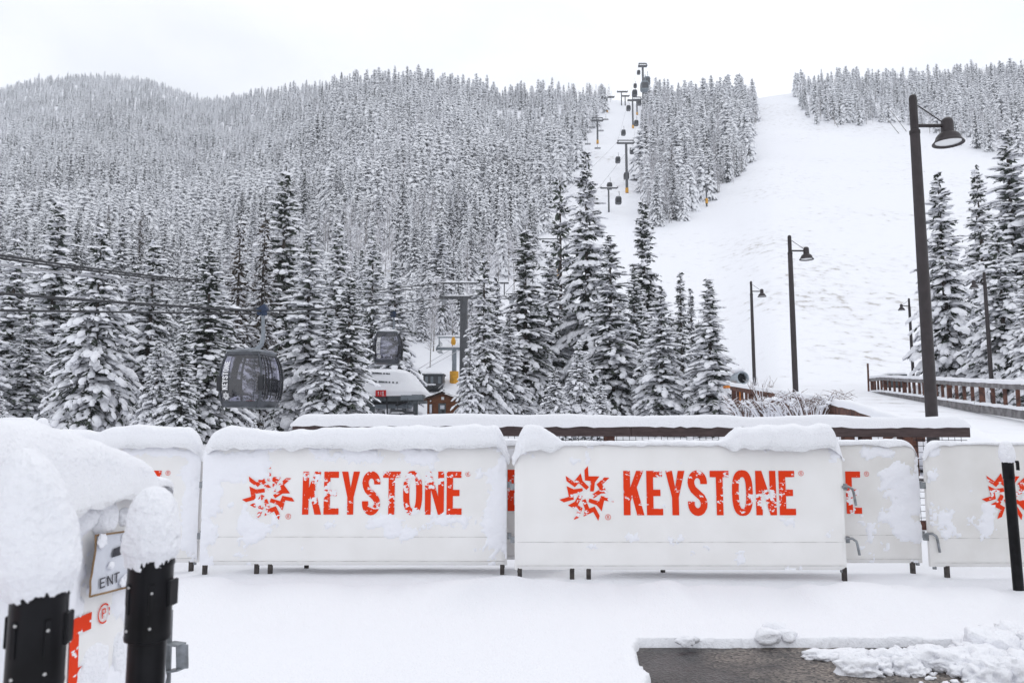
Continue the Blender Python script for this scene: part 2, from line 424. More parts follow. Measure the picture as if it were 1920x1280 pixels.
_ico = {}
def ico(sub):
    if sub not in _ico:
        b = bmesh.new(); bmesh.ops.create_icosphere(b, subdivisions=sub, radius=1)
        b.verts.index_update()
        _ico[sub] = (np.array([v.co[:] for v in b.verts]), [tuple(v.index for v in f.verts) for f in b.faces]); b.free()
    return _ico[sub]
def lump(mb, c, r, seed, sub=3, amp=.35, fr=1.6, m=0, rz=0.0):
    V, Fc = ico(sub)
    d = 1 + amp*fbm(V[:, 0]*fr+seed*7.3, V[:, 1]*fr+seed*1.9, V[:, 2]*fr, 50, 4)*1.4
    W = V*d[:, None]*np.array(r)[None, :]
    c_, s_ = math.cos(rz), math.sin(rz)
    W = np.stack([W[:, 0]*c_-W[:, 1]*s_, W[:, 0]*s_+W[:, 1]*c_, W[:, 2]], -1) + np.array(c)[None, :]
    mb.add(W.tolist(), Fc, m)
# shovelled clods at the asphalt edge
mb = MB()
for i in range(520):
    px = U(1595, 2200); t = min(1, (px-1595)/300)
    kind_ = 0 if i < 60 else (1 if i < 220 else 2)
    py = lerp(U(1224, 1256), U(1203, 1272), t)
    if kind_ == 2: py = lerp(U(1225, 1262), U(1205, 1290), t)
    r = (U(.07, .13), U(.03, .06), U(.010, .026))[kind_]*(.65+.35*t)
    p = on_z(px, py, ASPH+.02)
    core = max(0, 1-abs((py-lerp(1240, 1235, t))/24))
    z = ASPH + r*.3 + (U(.0, .09)*core*t if kind_ else U(.0, .045)*core*t)
    lump(mb, (p.x, p.y, z), (r*U(1.0, 1.5), r*U(.8, 1.2), r*U(.55, .8)), i+.5, (4, 3, 2)[kind_], (.5, .55, .5)[kind_], (2.3, 2.0, 1.7)[kind_], rz=U(0, 3))
for (px, py, r) in ((1535, 1232, .06), (1560, 1230, .05), (1585, 1232, .065), (1570, 1236, .04), (1520, 1234, .03), (1602, 1230, .06), (1545, 1236, .035)):
    p = on_z(px, py, ASPH); lump(mb, (p.x, p.y, ASPH+.012), (r*1.4, r, r*.55), px, 3, .5, 1.8)
for (px, py, r) in ((1455, 1180, .075), (1440, 1192, .06), (1475, 1190, .05), (1285, 1200, .04), (1300, 1197, .03), (1842, 1188, .06)):
    p = on_z(px, py, .01); lump(mb, (p.x, p.y, .008), (r*1.3, r, r*.75), px, 3, .4, 1.7)
tag(mb.build('snow_clods', ['snow'], smooth_angle=180), 'white clods of shovelled snow heaped on the asphalt edge', 'snow', kind='stuff')
mb = MB()
lump(mb, on_z(992, 1114, .0)+Vector((0, 0, .012)), (.035, .03, .03), 4, 3, .5, 1.8)
tag(mb.build('snowball', ['snow_soft'], smooth_angle=180), 'single small lump of snow on the smooth snow before the fences', 'snow lump')

# ------------------------------------------------------------------ lettering outlines (height 1, baseline 0)
def ring(cx, cz, rx, rz, ix, iz, n=28, p=2.6):
    quads = []
    def pt(t, a, b):
        c, s = math.cos(t), math.sin(t)
        return (cx + a*math.copysign(abs(c)**(2/p), c), cz + b*math.copysign(abs(s)**(2/p), s))
    for k in range(n):
        t0, t1 = 2*math.pi*k/n, 2*math.pi*(k+1)/n
        quads.append([pt(t0, ix, iz), pt(t0, rx, rz), pt(t1, rx, rz), pt(t1, ix, iz)])
    return quads
def stroke(pts, w):
    L, R_ = [], []
    for i, p in enumerate(pts):
        a = pts[max(i-1, 0)]; b = pts[min(i+1, len(pts)-1)]
        dx, dz = b[0]-a[0], b[1]-a[1]; l = math.hypot(dx, dz)
        nx, nz = -dz/l*w/2, dx/l*w/2
        L.append((p[0]+nx, p[1]+nz)); R_.append((p[0]-nx, p[1]-nz))
    return [[L[i], L[i+1], R_[i+1], R_[i]] for i in range(len(pts)-1)]
def arc(cx, cz, rx, rz, a0, a1, n):
    return [(cx+rx*math.cos(math.radians(lerp(a0, a1, i/n))), cz+rz*math.sin(math.radians(lerp(a0, a1, i/n)))) for i in range(n+1)]
W_ = .175
GL = {
 'K': (.52, [[(0, 0), (W_, 0), (W_, .30), (.225, .42), (.345, 0), (.53, 0), (.345, .62), (.52, 1), (.335, 1), (W_, .62), (W_, 1), (0, 1)]]),
 'E': (.42, [[(0, 0), (.42, 0), (.42, .145), (W_, .145), (W_, .43), (.36, .43), (.36, .575), (W_, .575), (W_, .855), (.41, .855), (.41, 1), (0, 1)]]),
 'Y': (.50, [[(.163, 0), (.337, 0), (.337, .40), (.50, 1), (.325, 1), (.25, .62), (.175, 1), (0, 1), (.163, .40)]]),
 'T': (.49, [[(.158, 0), (.332, 0), (.332, .855), (.49, .855), (.49, 1), (0, 1), (0, .855), (.158, .855)]]),
 'N': (.53, [[(0, 0), (.165, 0), (.165, .58), (.365, 0), (.53, 0), (.53, 1), (.365, 1), (.365, .42), (.165, 1), (0, 1)]]),
 'O': (.54, ring(.27, .5, .27, .515, .095, .36)),
 'S': (.50, stroke([(.415, .70)] + arc(.25, .74, .165, .185, 0, 180, 10) + [(.10, .66), (.145, .575), (.25, .49), (.36, .40), (.405, .32)] + arc(.25, .255, .165, .185, 0, -180, 10) + [(.085, .31)], W_)),
 '1': (.30, [[(.12, 0), (.27, 0), (.27, 1), (.15, 1), (0, .80), (0, .70), (.12, .76)]]),
}
def word(txt, gap=.075):
    polys, x = [], 0
    for ch in txt:
        w, ps = GL[ch]
        for q in ps: polys.append([(a+x, b) for a, b in q])
        x += w+gap
    return polys, x-gap
ARM = [(20, 455), (-37, 392), (-30, 225), (62, 215), (52, 52), (115, 48), (130, 190), (205, 290), (30, 292)]
def star():                              # seven folded arms, radius about 1
    out = []
    for k in range(7):
        a = 2*math.pi*k/7; c, s = math.cos(a), math.sin(a)
        out.append([((x*c+z*s)/455, (-x*s+z*c)/455) for x, z in ARM])
    return out
def registered():                        # ring with an R inside, radius 1
    return ring(0, 0, 1, 1, .84, .84, 20, 2) + [[(-.32, -.5), (-.16, -.5), (-.16, .5), (-.32, .5)], [(-.15, .37), (.2, .37), (.3, .5), (-.15, .5)], [(.17, .02), (.32, .02), (.32, .46), (.19, .36)], [(-.15, -.04), (.2, -.04), (.3, .015), (-.15, .09)], [(.0, -.05), (.16, -.05), (.36, -.5), (.19, -.5)]]
def decal(name, polys, fmap, m, parent, cut=0.0):
    """polys are 2D outlines, fmap turns (a, b) into a point; cut divides them so that they follow the surface"""
    b = bmesh.new()
    for q in polys:
        try: b.faces.new([b.verts.new((x, z, 0)) for x, z in q])
        except ValueError: pass
    if cut:
        xs_ = [v.co.x for v in b.verts]; zs_ = [v.co.y for v in b.verts]
        for ax, lo, hi in ((0, min(xs_), max(xs_)), (1, min(zs_), max(zs_))):
            c = lo+cut
            while c < hi:
                n = Vector((1, 0, 0)) if ax == 0 else Vector((0, 1, 0))
                bmesh.ops.bisect_plane(b, geom=b.verts[:]+b.edges[:]+b.faces[:], plane_co=n*c, plane_no=n); c += cut
    bmesh.ops.triangulate(b, faces=b.faces[:])
    for v in b.verts: v.co = fmap(v.co.x, v.co.y)
    me = bpy.data.meshes.new(name); b.to_mesh(me); b.free(); me.materials.append(M[m])
    return link(name, me, parent)
def place(polys, x, z, s): return [[(a*s+x, b*s+z) for a, b in q] for q in polys]

# ------------------------------------------------------------------ banner barriers
def interp(tab, x): return np.interp(x, [a for a, _ in tab], [b for _, b in tab])
PH = 1.08           # height of the cover
def banner(label, loc, rz, L, cap, patches, ink, seed, feet, fabric='fabric', lift=.1, hooks=(), tilt=0.0, sag=.03, capw=.10, xshift=0.0, text_top=.85, overhang=.035, mark=.020):
    root = thing('banner_barrier', loc, label, 'barrier', 'banner barriers fencing off the snow', rz)
    root.rotation_euler = (0, tilt, rz)
    T, r = .05, .13
    H = PH
    def ztop(x):
        x = np.asarray(x, float); e = np.minimum(np.clip(x, 0, None), np.clip(L-x, 0, None))
        return H - r + np.sqrt(np.maximum(0, r*r - (r-np.minimum(e, r))**2))
    def wave(x, z): return .010*fbm(np.asarray(x)*1.3+seed, np.asarray(z)*1.1, 0, seed, 3) + .004*vnoise(np.asarray(x)*6+seed, np.asarray(z)*2.5, 0, seed+3)
    xs_ = np.concatenate([r*(1-np.cos(np.linspace(0, math.pi/2, 9)))[:-1], np.linspace(r, L-r, 70), L-r*(1-np.cos(np.linspace(0, math.pi/2, 9)))[::-1][1:]])
    vs_ = np.linspace(0, 1, 40)
    X, V = np.meshgrid(xs_, vs_, indexing='ij'); Zt = ztop(X)
    Z = lift + V*(Zt-lift)
    Yf = -T/2 + wave(X, Z)
    edge = np.minimum(np.minimum(X, L-X), np.minimum(Zt-Z+.02, Z-lift+.01))
    Yf = Yf*np.clip(edge/.03, .25, 1)
    Pf = np.stack([X, Yf, Z], -1); Pb = np.stack([X, T/2 + 0*X, Z], -1)
    mb = MB(); mb.grid(Pf[::-1]); mb.grid(Pb)
    nx, nv = X.shape
    for i in range(nx-1):
        a, b = Pf[i, -1], Pf[i+1, -1]; c, d = Pb[i+1, -1], Pb[i, -1]; mb.add([a, b, c, d], [(0, 1, 2, 3)])
        a, b = Pf[i, 0], Pf[i+1, 0]; c, d = Pb[i+1, 0], Pb[i, 0]; mb.add([a, b, c, d], [(3, 2, 1, 0)])
    for i in (0, nx-1):
        for j in range(nv-1): mb.add([Pf[i, j], Pf[i, j+1], Pb[i, j+1], Pb[i, j]], [(0, 1, 2, 3)])
    cover = mb.build('cover', [fabric], root, smooth_angle=50)
    def face(x, z, off=.004): return Vector((x, float(-T/2 + wave(x, z)) - off, z))
    # seam and hem
    for nm_, zz in (('seam', .315+.012*(seed % 2)), ('hem', lift+.035)):
        mb = MB()
        for i in range(60):
            x0, x1 = .02+(L-.04)*i/60, .02+(L-.04)*(i+1)/60; w = .0014
            mb.add([face(x0, zz-w, .003), face(x1, zz-w, .003), face(x1, zz+w, .003), face(x0, zz+w, .003)], [(0, 1, 2, 3)])
        mb.build(nm_, ['seam'], cover)
    # emblem, lettering, registered marks
    lh = .345; x0 = .33*L + xshift; zb = text_top-lh
    polys, wlen = word('KEYSTONE'); sx = (.521*L)/(wlen*lh)
    decal('lettering', [[(a*lh*sx+x0, b*lh+zb) for a, b in q] for q in polys], face, ink, root, .09)
    decal('emblem', place(star(), .219*L+xshift, text_top-.185, .222), face, ink, root, .09)
    decal('registered_mark', place(registered(), x0+.521*L+.03+mark, text_top-.02, mark), face, ink, root)
    decal('registered_mark', place(registered(), .219*L+xshift+.165, zb-.015, .022), face, ink, root)
    # steel frame, feet, hooks
    mb = MB()
    for x in (.035, L-.035):
        mb.tube([(x, .004, lift-.02), (x, .004, H*.82)], .016, 8)
        for z in (.33, .74): mb.box((x+(.048 if x > 1 else -.048), .012, z), (.045, .03, .05))
    mb.tube([(.035, .004, lift+.03), (L-.035, .004, lift+.03)], .014, 8)
    mb.build('frame', ['galv'], root, smooth_angle=40)
    for x in feet:
        mb = MB(); mb.box((x, 0, lift/2-.01), (.035, .03, lift+.06)); mb.build('foot', ['rust_steel'], root, bevel=.003)
    for (x, z, l) in hooks:
        mb = MB(); mb.tube([(x, -.01, z), (x+.04, -.035, z+.005), (x+.065, -.05, z-.015), (x+.072, -.05, z-.04), (x+.085, -.05, z-l)], .010, 8)
        mb.build('hook', ['galv'], root, smooth_angle=60)
    # snow lying along the top
    S = np.linspace(-.02, L+.02, int(L*75)); A_ = np.linspace(0, 1, 40)
    hcap = interp(cap, S)
    hcap = hcap*(1+.22*vnoise(S*3.1, 0, 0, seed+9) + .10*vnoise(S*9, 0, 0, seed+10))
    endt = np.sqrt(np.clip(np.minimum(S+.02, L+.02-S)/.10, 0, 1))
    P = np.zeros((len(S), len(A_), 3))
    for i, s_ in enumerate(S):
        h = max(.004, hcap[i])*max(.25, endt[i]); zt = float(ztop(min(max(s_, 0.0), L)))
        w = min(capw, .038+h*.55)*max(.4, endt[i])
        sg = overhang*min(1, h/.06) + sag*min(1, h/.08)*(.5+.5*float(vnoise(s_*5.3, 1.0, 0, seed+12))) + sag*.5*min(1, h/.08)*float(vnoise(s_*15, 2.0, 0, seed+13))
        for j, a in enumerate(A_):
            th = math.pi*(1.08*a-.04)
            x_ = -math.cos(th); zz = math.sin(th)
            yy = math.copysign(abs(x_)**.75, x_)*w
            z = zt + max(0.0, zz)**.62*h
            if a < .09 or a > .91: z = zt - sg*(1 if a < .5 else .5); yy *= .93
            elif a < .14 or a > .86: z = zt - sg*.35
            P[i, j] = (s_, yy, z)
    nzz = fbm(P[..., 0]*6, P[..., 1]*9, P[..., 2]*9, seed+20, 4)
    P[..., 1] += .020*nzz*min(1, capw/.1); P[..., 2] += .014*fbm(P[..., 0]*7, P[..., 1]*12, P[..., 2]*4, seed+24, 3)
    fine = vnoise(P[..., 0]*38, P[..., 1]*38, P[..., 2]*38, seed+27); P[..., 1] += .003*fine; P[..., 2] += .002*fine
    mb = MB(); mb.grid(P); mb.build('snow_cap', ['snow'], root, smooth_angle=180)
    # snow plastered on the face
    nu, nw = int(L/.0125), int((H-lift)/.0125)
    gx_, gz_ = np.meshgrid(np.linspace(.005, L-.005, nu), np.linspace(lift+.004, H, nw), indexing='ij')
    m_ = np.full(gx_.shape, -.55)
    for (cx, cz, rx, rz_, amt) in patches:
        d = ((gx_-cx)/rx)**2 + ((gz_-cz)/rz_)**2
        m_ = np.maximum(m_, amt*np.exp(-d*.9)*1.5-.55)
    m_ = m_ + .95*fbm(gx_*8.5, gz_*8.5, 0, seed+30, 6) + .14*vnoise(gx_*60, gz_*60, 0, seed+44)
    m_ = np.where(gz_ < ztop(gx_)-.004, m_, -1)
    thick = .010*smooth(0, .8, m_)*(1+.8*fbm(gx_*17, gz_*17, 0, seed+36, 3)) + .0012*smooth(0, .05, m_)
    Yw = -T/2 + wave(gx_, gz_) - np.where(m_ > 0, .0052, -.004) - thick
    idx = -np.ones(gx_.shape, int); vs2, fs2 = [], []
    def vid(i, j):
        if idx[i, j] < 0: idx[i, j] = len(vs2); vs2.append((gx_[i, j], Yw[i, j], gz_[i, j]))
        return idx[i, j]
    on = m_ > 0
    cell = on[:-1, :-1] | on[1:, :-1] | on[:-1, 1:] | on[1:, 1:]
    todo = {(int(i), int(j)) for i, j in zip(*np.nonzero(cell))}; comps = []
    while todo:
        st = [todo.pop()]; cp_ = []
        while st:
            i, j = st.pop(); cp_.append((i, j))
            for q in ((i+1, j), (i-1, j), (i, j+1), (i, j-1)):
                if q in todo: todo.remove(q); st.append(q)
        comps.append(cp_)
    comps = sorted([c for c in comps if len(c) > 5], key=len, reverse=True)
    specks = MB()
    for n_c, cells in enumerate(comps):
        idx[:] = -1; vs2, fs2 = [], []
        for i, j in cells: fs2.append((vid(i, j), vid(i+1, j), vid(i+1, j+1), vid(i, j+1)))
        if n_c < 10 and len(cells) > 40: mb = MB(); mb.add(vs2, fs2); mb.build('snow_patch', ['snow_soft'], root, smooth_angle=180)
        else: specks.add(vs2, fs2)
    if specks.f: tag(specks.build('snow_flecks', ['snow_soft'], root, smooth_angle=180), kind='stuff')
    return root

def foot_at(px, py, D, z): p = at(px, py, D); return Vector((p.x, D, z))
pxm = lambda D: D/F*1.0
DA, DB, DC, DDd, DF = 6.45, 6.32, 6.12, 6.42, 6.25
def panel_span(pl, pr, D):
    a = at(pl, 950, D); b = at(pr, 950, D); return a.x, b.x-a.x
fring = [(.5, .12, 2.0, .03, .18)]
# far left
xa, La = panel_span(-195, 377, DA)
banner('white banner barrier mostly hidden behind the snow heaped foreground barrier', (xa, DA, .02), 0, La,
       [(0, .12), (La*.6, .12), (La-.12, .13), (La, .06)], [(La-.25, 1.0, .45, .06, .7), (La-.04, .6, .12, .5, .75), (La-.55, .70, .25, .10, .6), (La-.55, .45, .4, .2, .36)], 'red_clean', 3, (.4, La-.06), xshift=.05)
# left of centre
xb, Lb = panel_span(380, 951, DB)
banner('white red lettered banner barrier under a thick even snow cap, lettering flecked with snow', (xb, DB, .02), 0, Lb,
       [(0, .08), (.15, .125), (Lb*.5, .125), (Lb*.75, .15), (Lb-.12, .16), (Lb, .13)],
       [(.04, .65, .13, .55, .85), (.3, .90, .30, .15, .85), (.44, .66, .08, .12, .40), (.95, 1.0, .14, .09, .7), (1.35, 1.0, .2, .08, .7), (1.75, .99, .2, .08, .66), (Lb-.08, .58, .12, .42, .74), (1.4, .42, 1.4, .12, .33), (.5, .40, .5, .14, .38),],
       'red_worn', 5, (.04, .46, .57, Lb-.04))
# right of centre
xc, Lc = panel_span(965, 1582, DC)
banner('white red lettered banner barrier with one big snow mound at its right end', (xc, DC, .02), 0, Lc,
       [(0, .13), (.2, .125), (.30, .07), (.38, .02), (Lc*.62, .02), (Lc*.645, .05), (Lc*.68, .14), (Lc*.8, .17), (Lc-.1, .165), (Lc, .05)],
       [(Lc-.05, .95, .08, .2, .55), (.05, 1.03, .12, .06, .7), (1.3, .30, 1.4, .08, .20), (Lc-.2, .4, .3, .2, .22)],
       'red_clean', 8, (.04, .45, .58, Lc-.02), hooks=((Lc-.01, .74, .14), (Lc, .34, .12)), text_top=.868)
# behind, its end letter showing
xd, Ld = panel_span(1150, 1723, DDd)
banner('narrow visible end of a white banner barrier showing only one red letter and thin snow', (xd, DDd, .02), 0, Ld,
       [(0, .02), (Ld*.8, .025), (Ld-.15, .035), (Ld, .02)],
       [(Ld-.11, .62, .17, .30, .85), (Ld-.1, .36, .15, .2, .7), (Ld-.3, 1.0, .2, .06, .55), (Ld-.35, .42, .3, .12, .32)], 'red_clean', 11, (.4, Ld-.08), fabric='fabric_old', text_top=.845, xshift=-.108)
# behind the gap in the middle
xe, Le = panel_span(490, 1066, 6.58)
banner('white banner barrier glimpsed as a thin red marked sliver between the two lettered barriers', (xe, 6.58, .02), 0, Le,
       [(0, .02), (Le, .03)], [(Le-.3, 1.0, .3, .05, .5)], 'red_clean', 14, (.4, Le-.1), fabric='fabric_old', text_top=.85)
# right edge
xf, Lf = panel_span(1738, 2340, DF)
banner('white banner barrier with a red emblem crossed by the lone black belt post', (xf, DF, .02), 0, Lf,
       [(0, .05), (.08, .035), (.3, .012), (Lf, .012)],
       [(.20, .46, .2, .15, .60), (.46, .42, .09, .14, .56), (.03, 1.03, .1, .06, .7), (.06, .55, .06, .3, .42)], 'red_clean', 17, (.13, Lf-.3), hooks=((-.03, .36, .14),), fabric='fabric_old', xshift=.08, text_top=.86)
# foreground left, running away from the camera
NEAR_A, NEAR_B = Vector((-1.39, .72, 0)), Vector((-1.295, 2.92, 0))
nd = (NEAR_B-NEAR_A); Ln = nd.length; nrz = math.atan2(nd.y, nd.x)
near = banner('foreground barrier at left buried under heavy heaped snow, running away beside the posts', (NEAR_A.x, NEAR_A.y, -.045), nrz, Ln,
       [(0, .26), (1.2, .245), (1.6, .215), (1.78, .175), (1.93, .10), (2.02, .035), (Ln, .012)],
       [(Ln-.95, .80, .2, .25, .95), (Ln-.68, .86, .10, .17, 1.0), (Ln-.45, .28, .22, .24, .95), (Ln-.2, .2, .14, .3, .8), (Ln-.18, .75, .18, .15, .8), (Ln-.1, .5, .06, .3, .6), (Ln-1.2, .4, .25, .3, .8)],
       'red_clean', 23, (.3, Ln-.1), capw=.17, sag=.03, overhang=.012, text_top=.725, xshift=-.18, mark=.031)
near.name = 'banner_barrier'
def on_near(px, py, off):
    n = Vector((math.sin(nrz), -math.cos(nrz), 0)); p0 = NEAR_A + n*(.025+off)
    r = ray(px, py); o = Vector((0, 0, CAMZ)); t = (p0-o).dot(n)/r.dot(n); return o + r*t
NI = Matrix.Rotation(-nrz, 4, 'Z') @ Matrix.Translation(-Vector((NEAR_A.x, NEAR_A.y, -.045)))
for k, (px, py, a, b, c) in enumerate(((186, 962, .045, .055, .075), (152, 968, .035, .06, .05), (222, 1235, .022, .055, .11), (170, 1262, .025, .09, .09), (228, 968, .02, .03, .03))):
    q = NI @ on_near(px, py, -.004); mb = MB(); lump(mb, (q.x, q.y, q.z), (b, a, c), k*9.1+2, 4, .3, 1.6)
    mb.build('snow_lump', ['snow'], near, smooth_angle=180)
# bracket loop at its end
mb = MB()
b0 = at(318, 1205, 2.93)
for a, b in (((0, 0, .0), (.055, -.02, 0)), ((.055, -.02, 0), (.06, -.02, -.085)), ((.06, -.02, -.085), (.0, 0, -.10))):
    mb.beam(Vector(a), Vector(b), .045, .008)
mb.beam((-.004, 0, .12), (.0, 0, -.15), .02, .012)
br = mb.build('bracket', ['galv'], None, bevel=.002)
br.parent = near; bpy.context.view_layer.update(); br.matrix_parent_inverse = near.matrix_world.inverted(); br.location = b0

# entrance sign hung on the near barrier
def on_near(px, py, off):
    n = Vector((math.sin(nrz), -math.cos(nrz), 0)); p0 = NEAR_A + n*(.025+off)
    r = ray(px, py); o = Vector((0, 0, CAMZ)); t = (p0-o).dot(n)/r.dot(n); return o + r*t
s00, s10, s11, s01 = on_near(166, 1118, .035), on_near(262, 1094, .035), on_near(262, 992, .035), on_near(180, 1003, .035)
sg = thing('paper_sign', s00, 'white paper sign with a dark grey arrow hung on the snowy foreground barrier', 'sign')
def sgp(a, b, off=0.0):
    n = Vector((math.sin(nrz), -math.cos(nrz), 0))
    q = lerp(lerp(s00, s10, a), lerp(s01, s11, a), b)
    return q - s00 + n*(off + .006*float(fbm(a*4, b*4, 0, 77, 2)))
mb = MB(); g_ = np.array([[list(sgp(a, b)) for b in np.linspace(0, 1, 12)] for a in np.linspace(0, 1, 12)])
mb.grid(g_); mb.build('sheet', ['paper'], sg, smooth_angle=60)
mb = MB()
for (a, b) in (((0, 0), (0, 1)), ((0, 1), (1, 1)), ((0, 0), (1, 0))):
    mb.tube([sgp(lerp(a[0], b[0], t/8), lerp(a[1], b[1], t/8), .001) for t in range(9)], .0032, 6)
mb.build('edging', ['cardboard'], sg, smooth_angle=60)
fm = lambda a, b: sgp(a, b, .005)
decal('arrow', [[(.35, .58), (.70, .64), (.70, .78), (.35, .73)], [(.70, .46), (1.02, .76), (.70, .98)]], fm, 'print_grey', sg, .12)
lt = .022
ENT = [[(0, 0), (.62, 0), (.62, .14), (.16, .14), (.16, .43), (.55, .43), (.55, .57), (.16, .57), (.16, .86), (.62, .86), (.62, 1), (0, 1)],
       [(.85, 0), (1.0, 0), (1.0, .72), (1.42, 0), (1.58, 0), (1.58, 1), (1.43, 1), (1.43, .28), (1.01, 1), (.85, 1)],
       [(1.98, 0), (2.14, 0), (2.14, .86), (2.40, .86), (2.40, 1), (1.72, 1), (1.72, .86), (1.98, .86)]]
decal('lettering', [[(.16+a*.16, .09+b*.17+.02*a) for a, b in q] for q in ENT], fm, 'print_grey', sg, .12)
mb = MB()
for (a, b, r) in ((.62, .12, .018), (.70, .16, .022), (.80, .14, .02), (.88, .10, .014), (.1, .9, .02), (.35, .45, .012), (.6, .9, .014)):
    c = sgp(a, b, .006); mb = MB(); lump(mb, c, (.007, r*1.3, r), a*31+b, 3, .5, 1.8); mb.build('snow_patch', ['snow_soft'], sg, smooth_angle=180)

# ------------------------------------------------------------------ belt posts
def snow_dome(name, parent, r0, h, z0, seed, bulge=1.25, skew=(0, 0), m='snow'):
    n, k = 110, 70
    th = np.linspace(0, 2*math.pi, n, endpoint=False); t = np.linspace(0, 1, k)
    TH, TT = np.meshgrid(th, t, indexing='ij')
    rad = r0*np.where(TT < .18, lerp(.96, bulge, np.sin(np.clip(TT/.18, 0, 1)*math.pi/2)), bulge*np.sqrt(np.maximum(0, 1-((TT-.18)/.82)**2.3)))
    zz = z0 + h*TT - .012*(TT < .05)
    nz = fbm(np.cos(TH)*1.3+seed, np.sin(TH)*1.3, TT*2.2, seed, 4)
    rad = rad*(1+.18*nz) + (.0022*fbm(np.cos(TH)*7, np.sin(TH)*7, TT*11, seed+5, 3) +   .0013*vnoise(np.cos(TH)*24, np.sin(TH)*24, TT*34, seed+6))*(TT < .98)
    P = np.stack([rad*np.cos(TH)+skew[0]*TT, rad*np.sin(TH)+skew[1]*TT, zz + .008*fbm(np.cos(TH)*5, np.sin(TH)*5, 0, seed+8, 2)*(TT < .3)], -1)
    mb = MB(); mb.grid(P, closed_u=True); return mb.build(name, [m], parent, smooth_angle=180)
def belt_post(label, loc, rz, dome, kind='full', pr=.0345, cr_=.0415, ztop=.985):
    t = thing('belt_post', loc, label, 'post', 'black belt posts', rz)
    mb = MB(); mb.lathe([(.0, -.1), (pr, -.1), (pr, ztop-.14), (0, ztop-.14)], 40); mb.build('pole', ['black_plastic'], t, smooth_angle=40)
    if kind == 'full':
        mb = MB()
        mb.lathe([(pr, ztop-.155), (cr_, ztop-.152), (cr_+.001, ztop-.145), (cr_, ztop-.14), (cr_, ztop-.015), (cr_+.002, ztop-.012), (cr_+.002, ztop-.002), (cr_-.004, ztop), (0, ztop)], 40)
        for a in (-.55, .62): mb.box((math.sin(a)*cr_, -math.cos(a)*cr_, ztop-.072), (.009, .004, .055), rz=a)
        mb.build('cassette', ['black_plastic'], t, smooth_angle=40)
        for sx in (-1, 1):
            mb = MB(); mb.box((sx*cr_, .008, ztop-.066), (.008, .034, .050)); mb.build('belt_clip', ['black_plastic'], t, bevel=.003)
        mb = MB()
        for a, z in ((-.52, .13), (.6, .125), (-.5, .05), (.62, .06)):
            R = Matrix.Rotation(a, 3, 'Z') @ Matrix.Rotation(math.pi/2, 3, 'X'); mb = MB()
            mb.lathe([(.0030, 0), (.0027, .002), (.0015, .0028), (0, .003)], 10, (math.sin(a)*(cr_+.0003), -math.cos(a)*(cr_+.0003), ztop-z), R=R)
            mb.build('bolt', ['bolt'], t, smooth_angle=60)
    else:
        mb = MB(); mb.lathe([(pr, ztop-.14), (pr+.003, ztop-.135), (pr+.003, ztop-.004), (pr-.004, ztop), (0, ztop)], 32); mb.build('cassette', ['black_plastic'], t, smooth_angle=40)
        mb = MB()
        mb.box((pr+.018, -.005, ztop-.012), (.036, .03, .014)); mb.box((pr+.034, -.005, ztop-.045), (.010, .03, .062)); mb.build('belt_clip', ['black_plastic'], t, bevel=.002)
    snow_dome('snow_cap', t, cr_, dome[0], ztop-.004, dome[1], dome[2], dome[3])
    return t
p1 = at(76, 1100, 1.25); p2 = at(284, 1045, 1.52); p3 = at(1893, 862, 5.70)
belt_post('nearest black belt post at lower left with a tall bulging snow heap', (p1.x, p1.y, p1.z-.985), .25, (.225, 3.3, 1.52, (-.035, 0)), 'full')
belt_post('black belt post with a rounded snow dome, beside the paper arrow sign', (p2.x, p2.y, p2.z-.985), -.1, (.142, 8.1, 1.24, (.0, 0)), 'full')
p3t = belt_post('lone black belt post standing before the red emblem at the right edge', (p3.x, p3.y, p3.z-.985), 0, (.145, 5.7, 1.2, (.0, 0)), 'slim', pr=.036, cr_=.045)
p3t.rotation_euler = (0, math.radians(-1.0), 0)

# ------------------------------------------------------------------ deck railing behind the barriers
RD = 9.0
def snow_strip(mb, a, b, w, h, seed, ends=True, n=None):
    a, b = Vector(a), Vector(b); d = b-a; L = d.length; d.normalize(); sd_ = Vector((d.y, -d.x, 0)).normalized()
    n = n or max(8, int(L*14)); S = np.linspace(0, 1, n); A_ = np.linspace(0, 1, 12); P = np.zeros((n, 12, 3))
    for i, s in enumerate(S):
        e = math.sqrt(min(1, min(s, 1-s)*L/(h*1.2)+.02)) if ends else 1
        hh = h*e*(1+.12*float(vnoise(s*L*2.2, 0, 0, seed))+.05*float(vnoise(s*L*8, 0, 0, seed+1)))
        for j, q in enumerate(A_):
            th = math.pi*q; yy = -math.cos(th); yy = math.copysign(abs(yy)**.6, yy)*w*(.96+.06*float(vnoise(s*L*6, q*3, 0, seed+2))); z = max(0, math.sin(th))**.5*hh
            if q in (0, 1): z = -.012*(1+float(vnoise(s*L*11, q, 0, seed+3)))
            P[i, j] = tuple(a + d*(s*L) + sd_*yy + Vector((0, 0, z)))
    mb.grid(P)
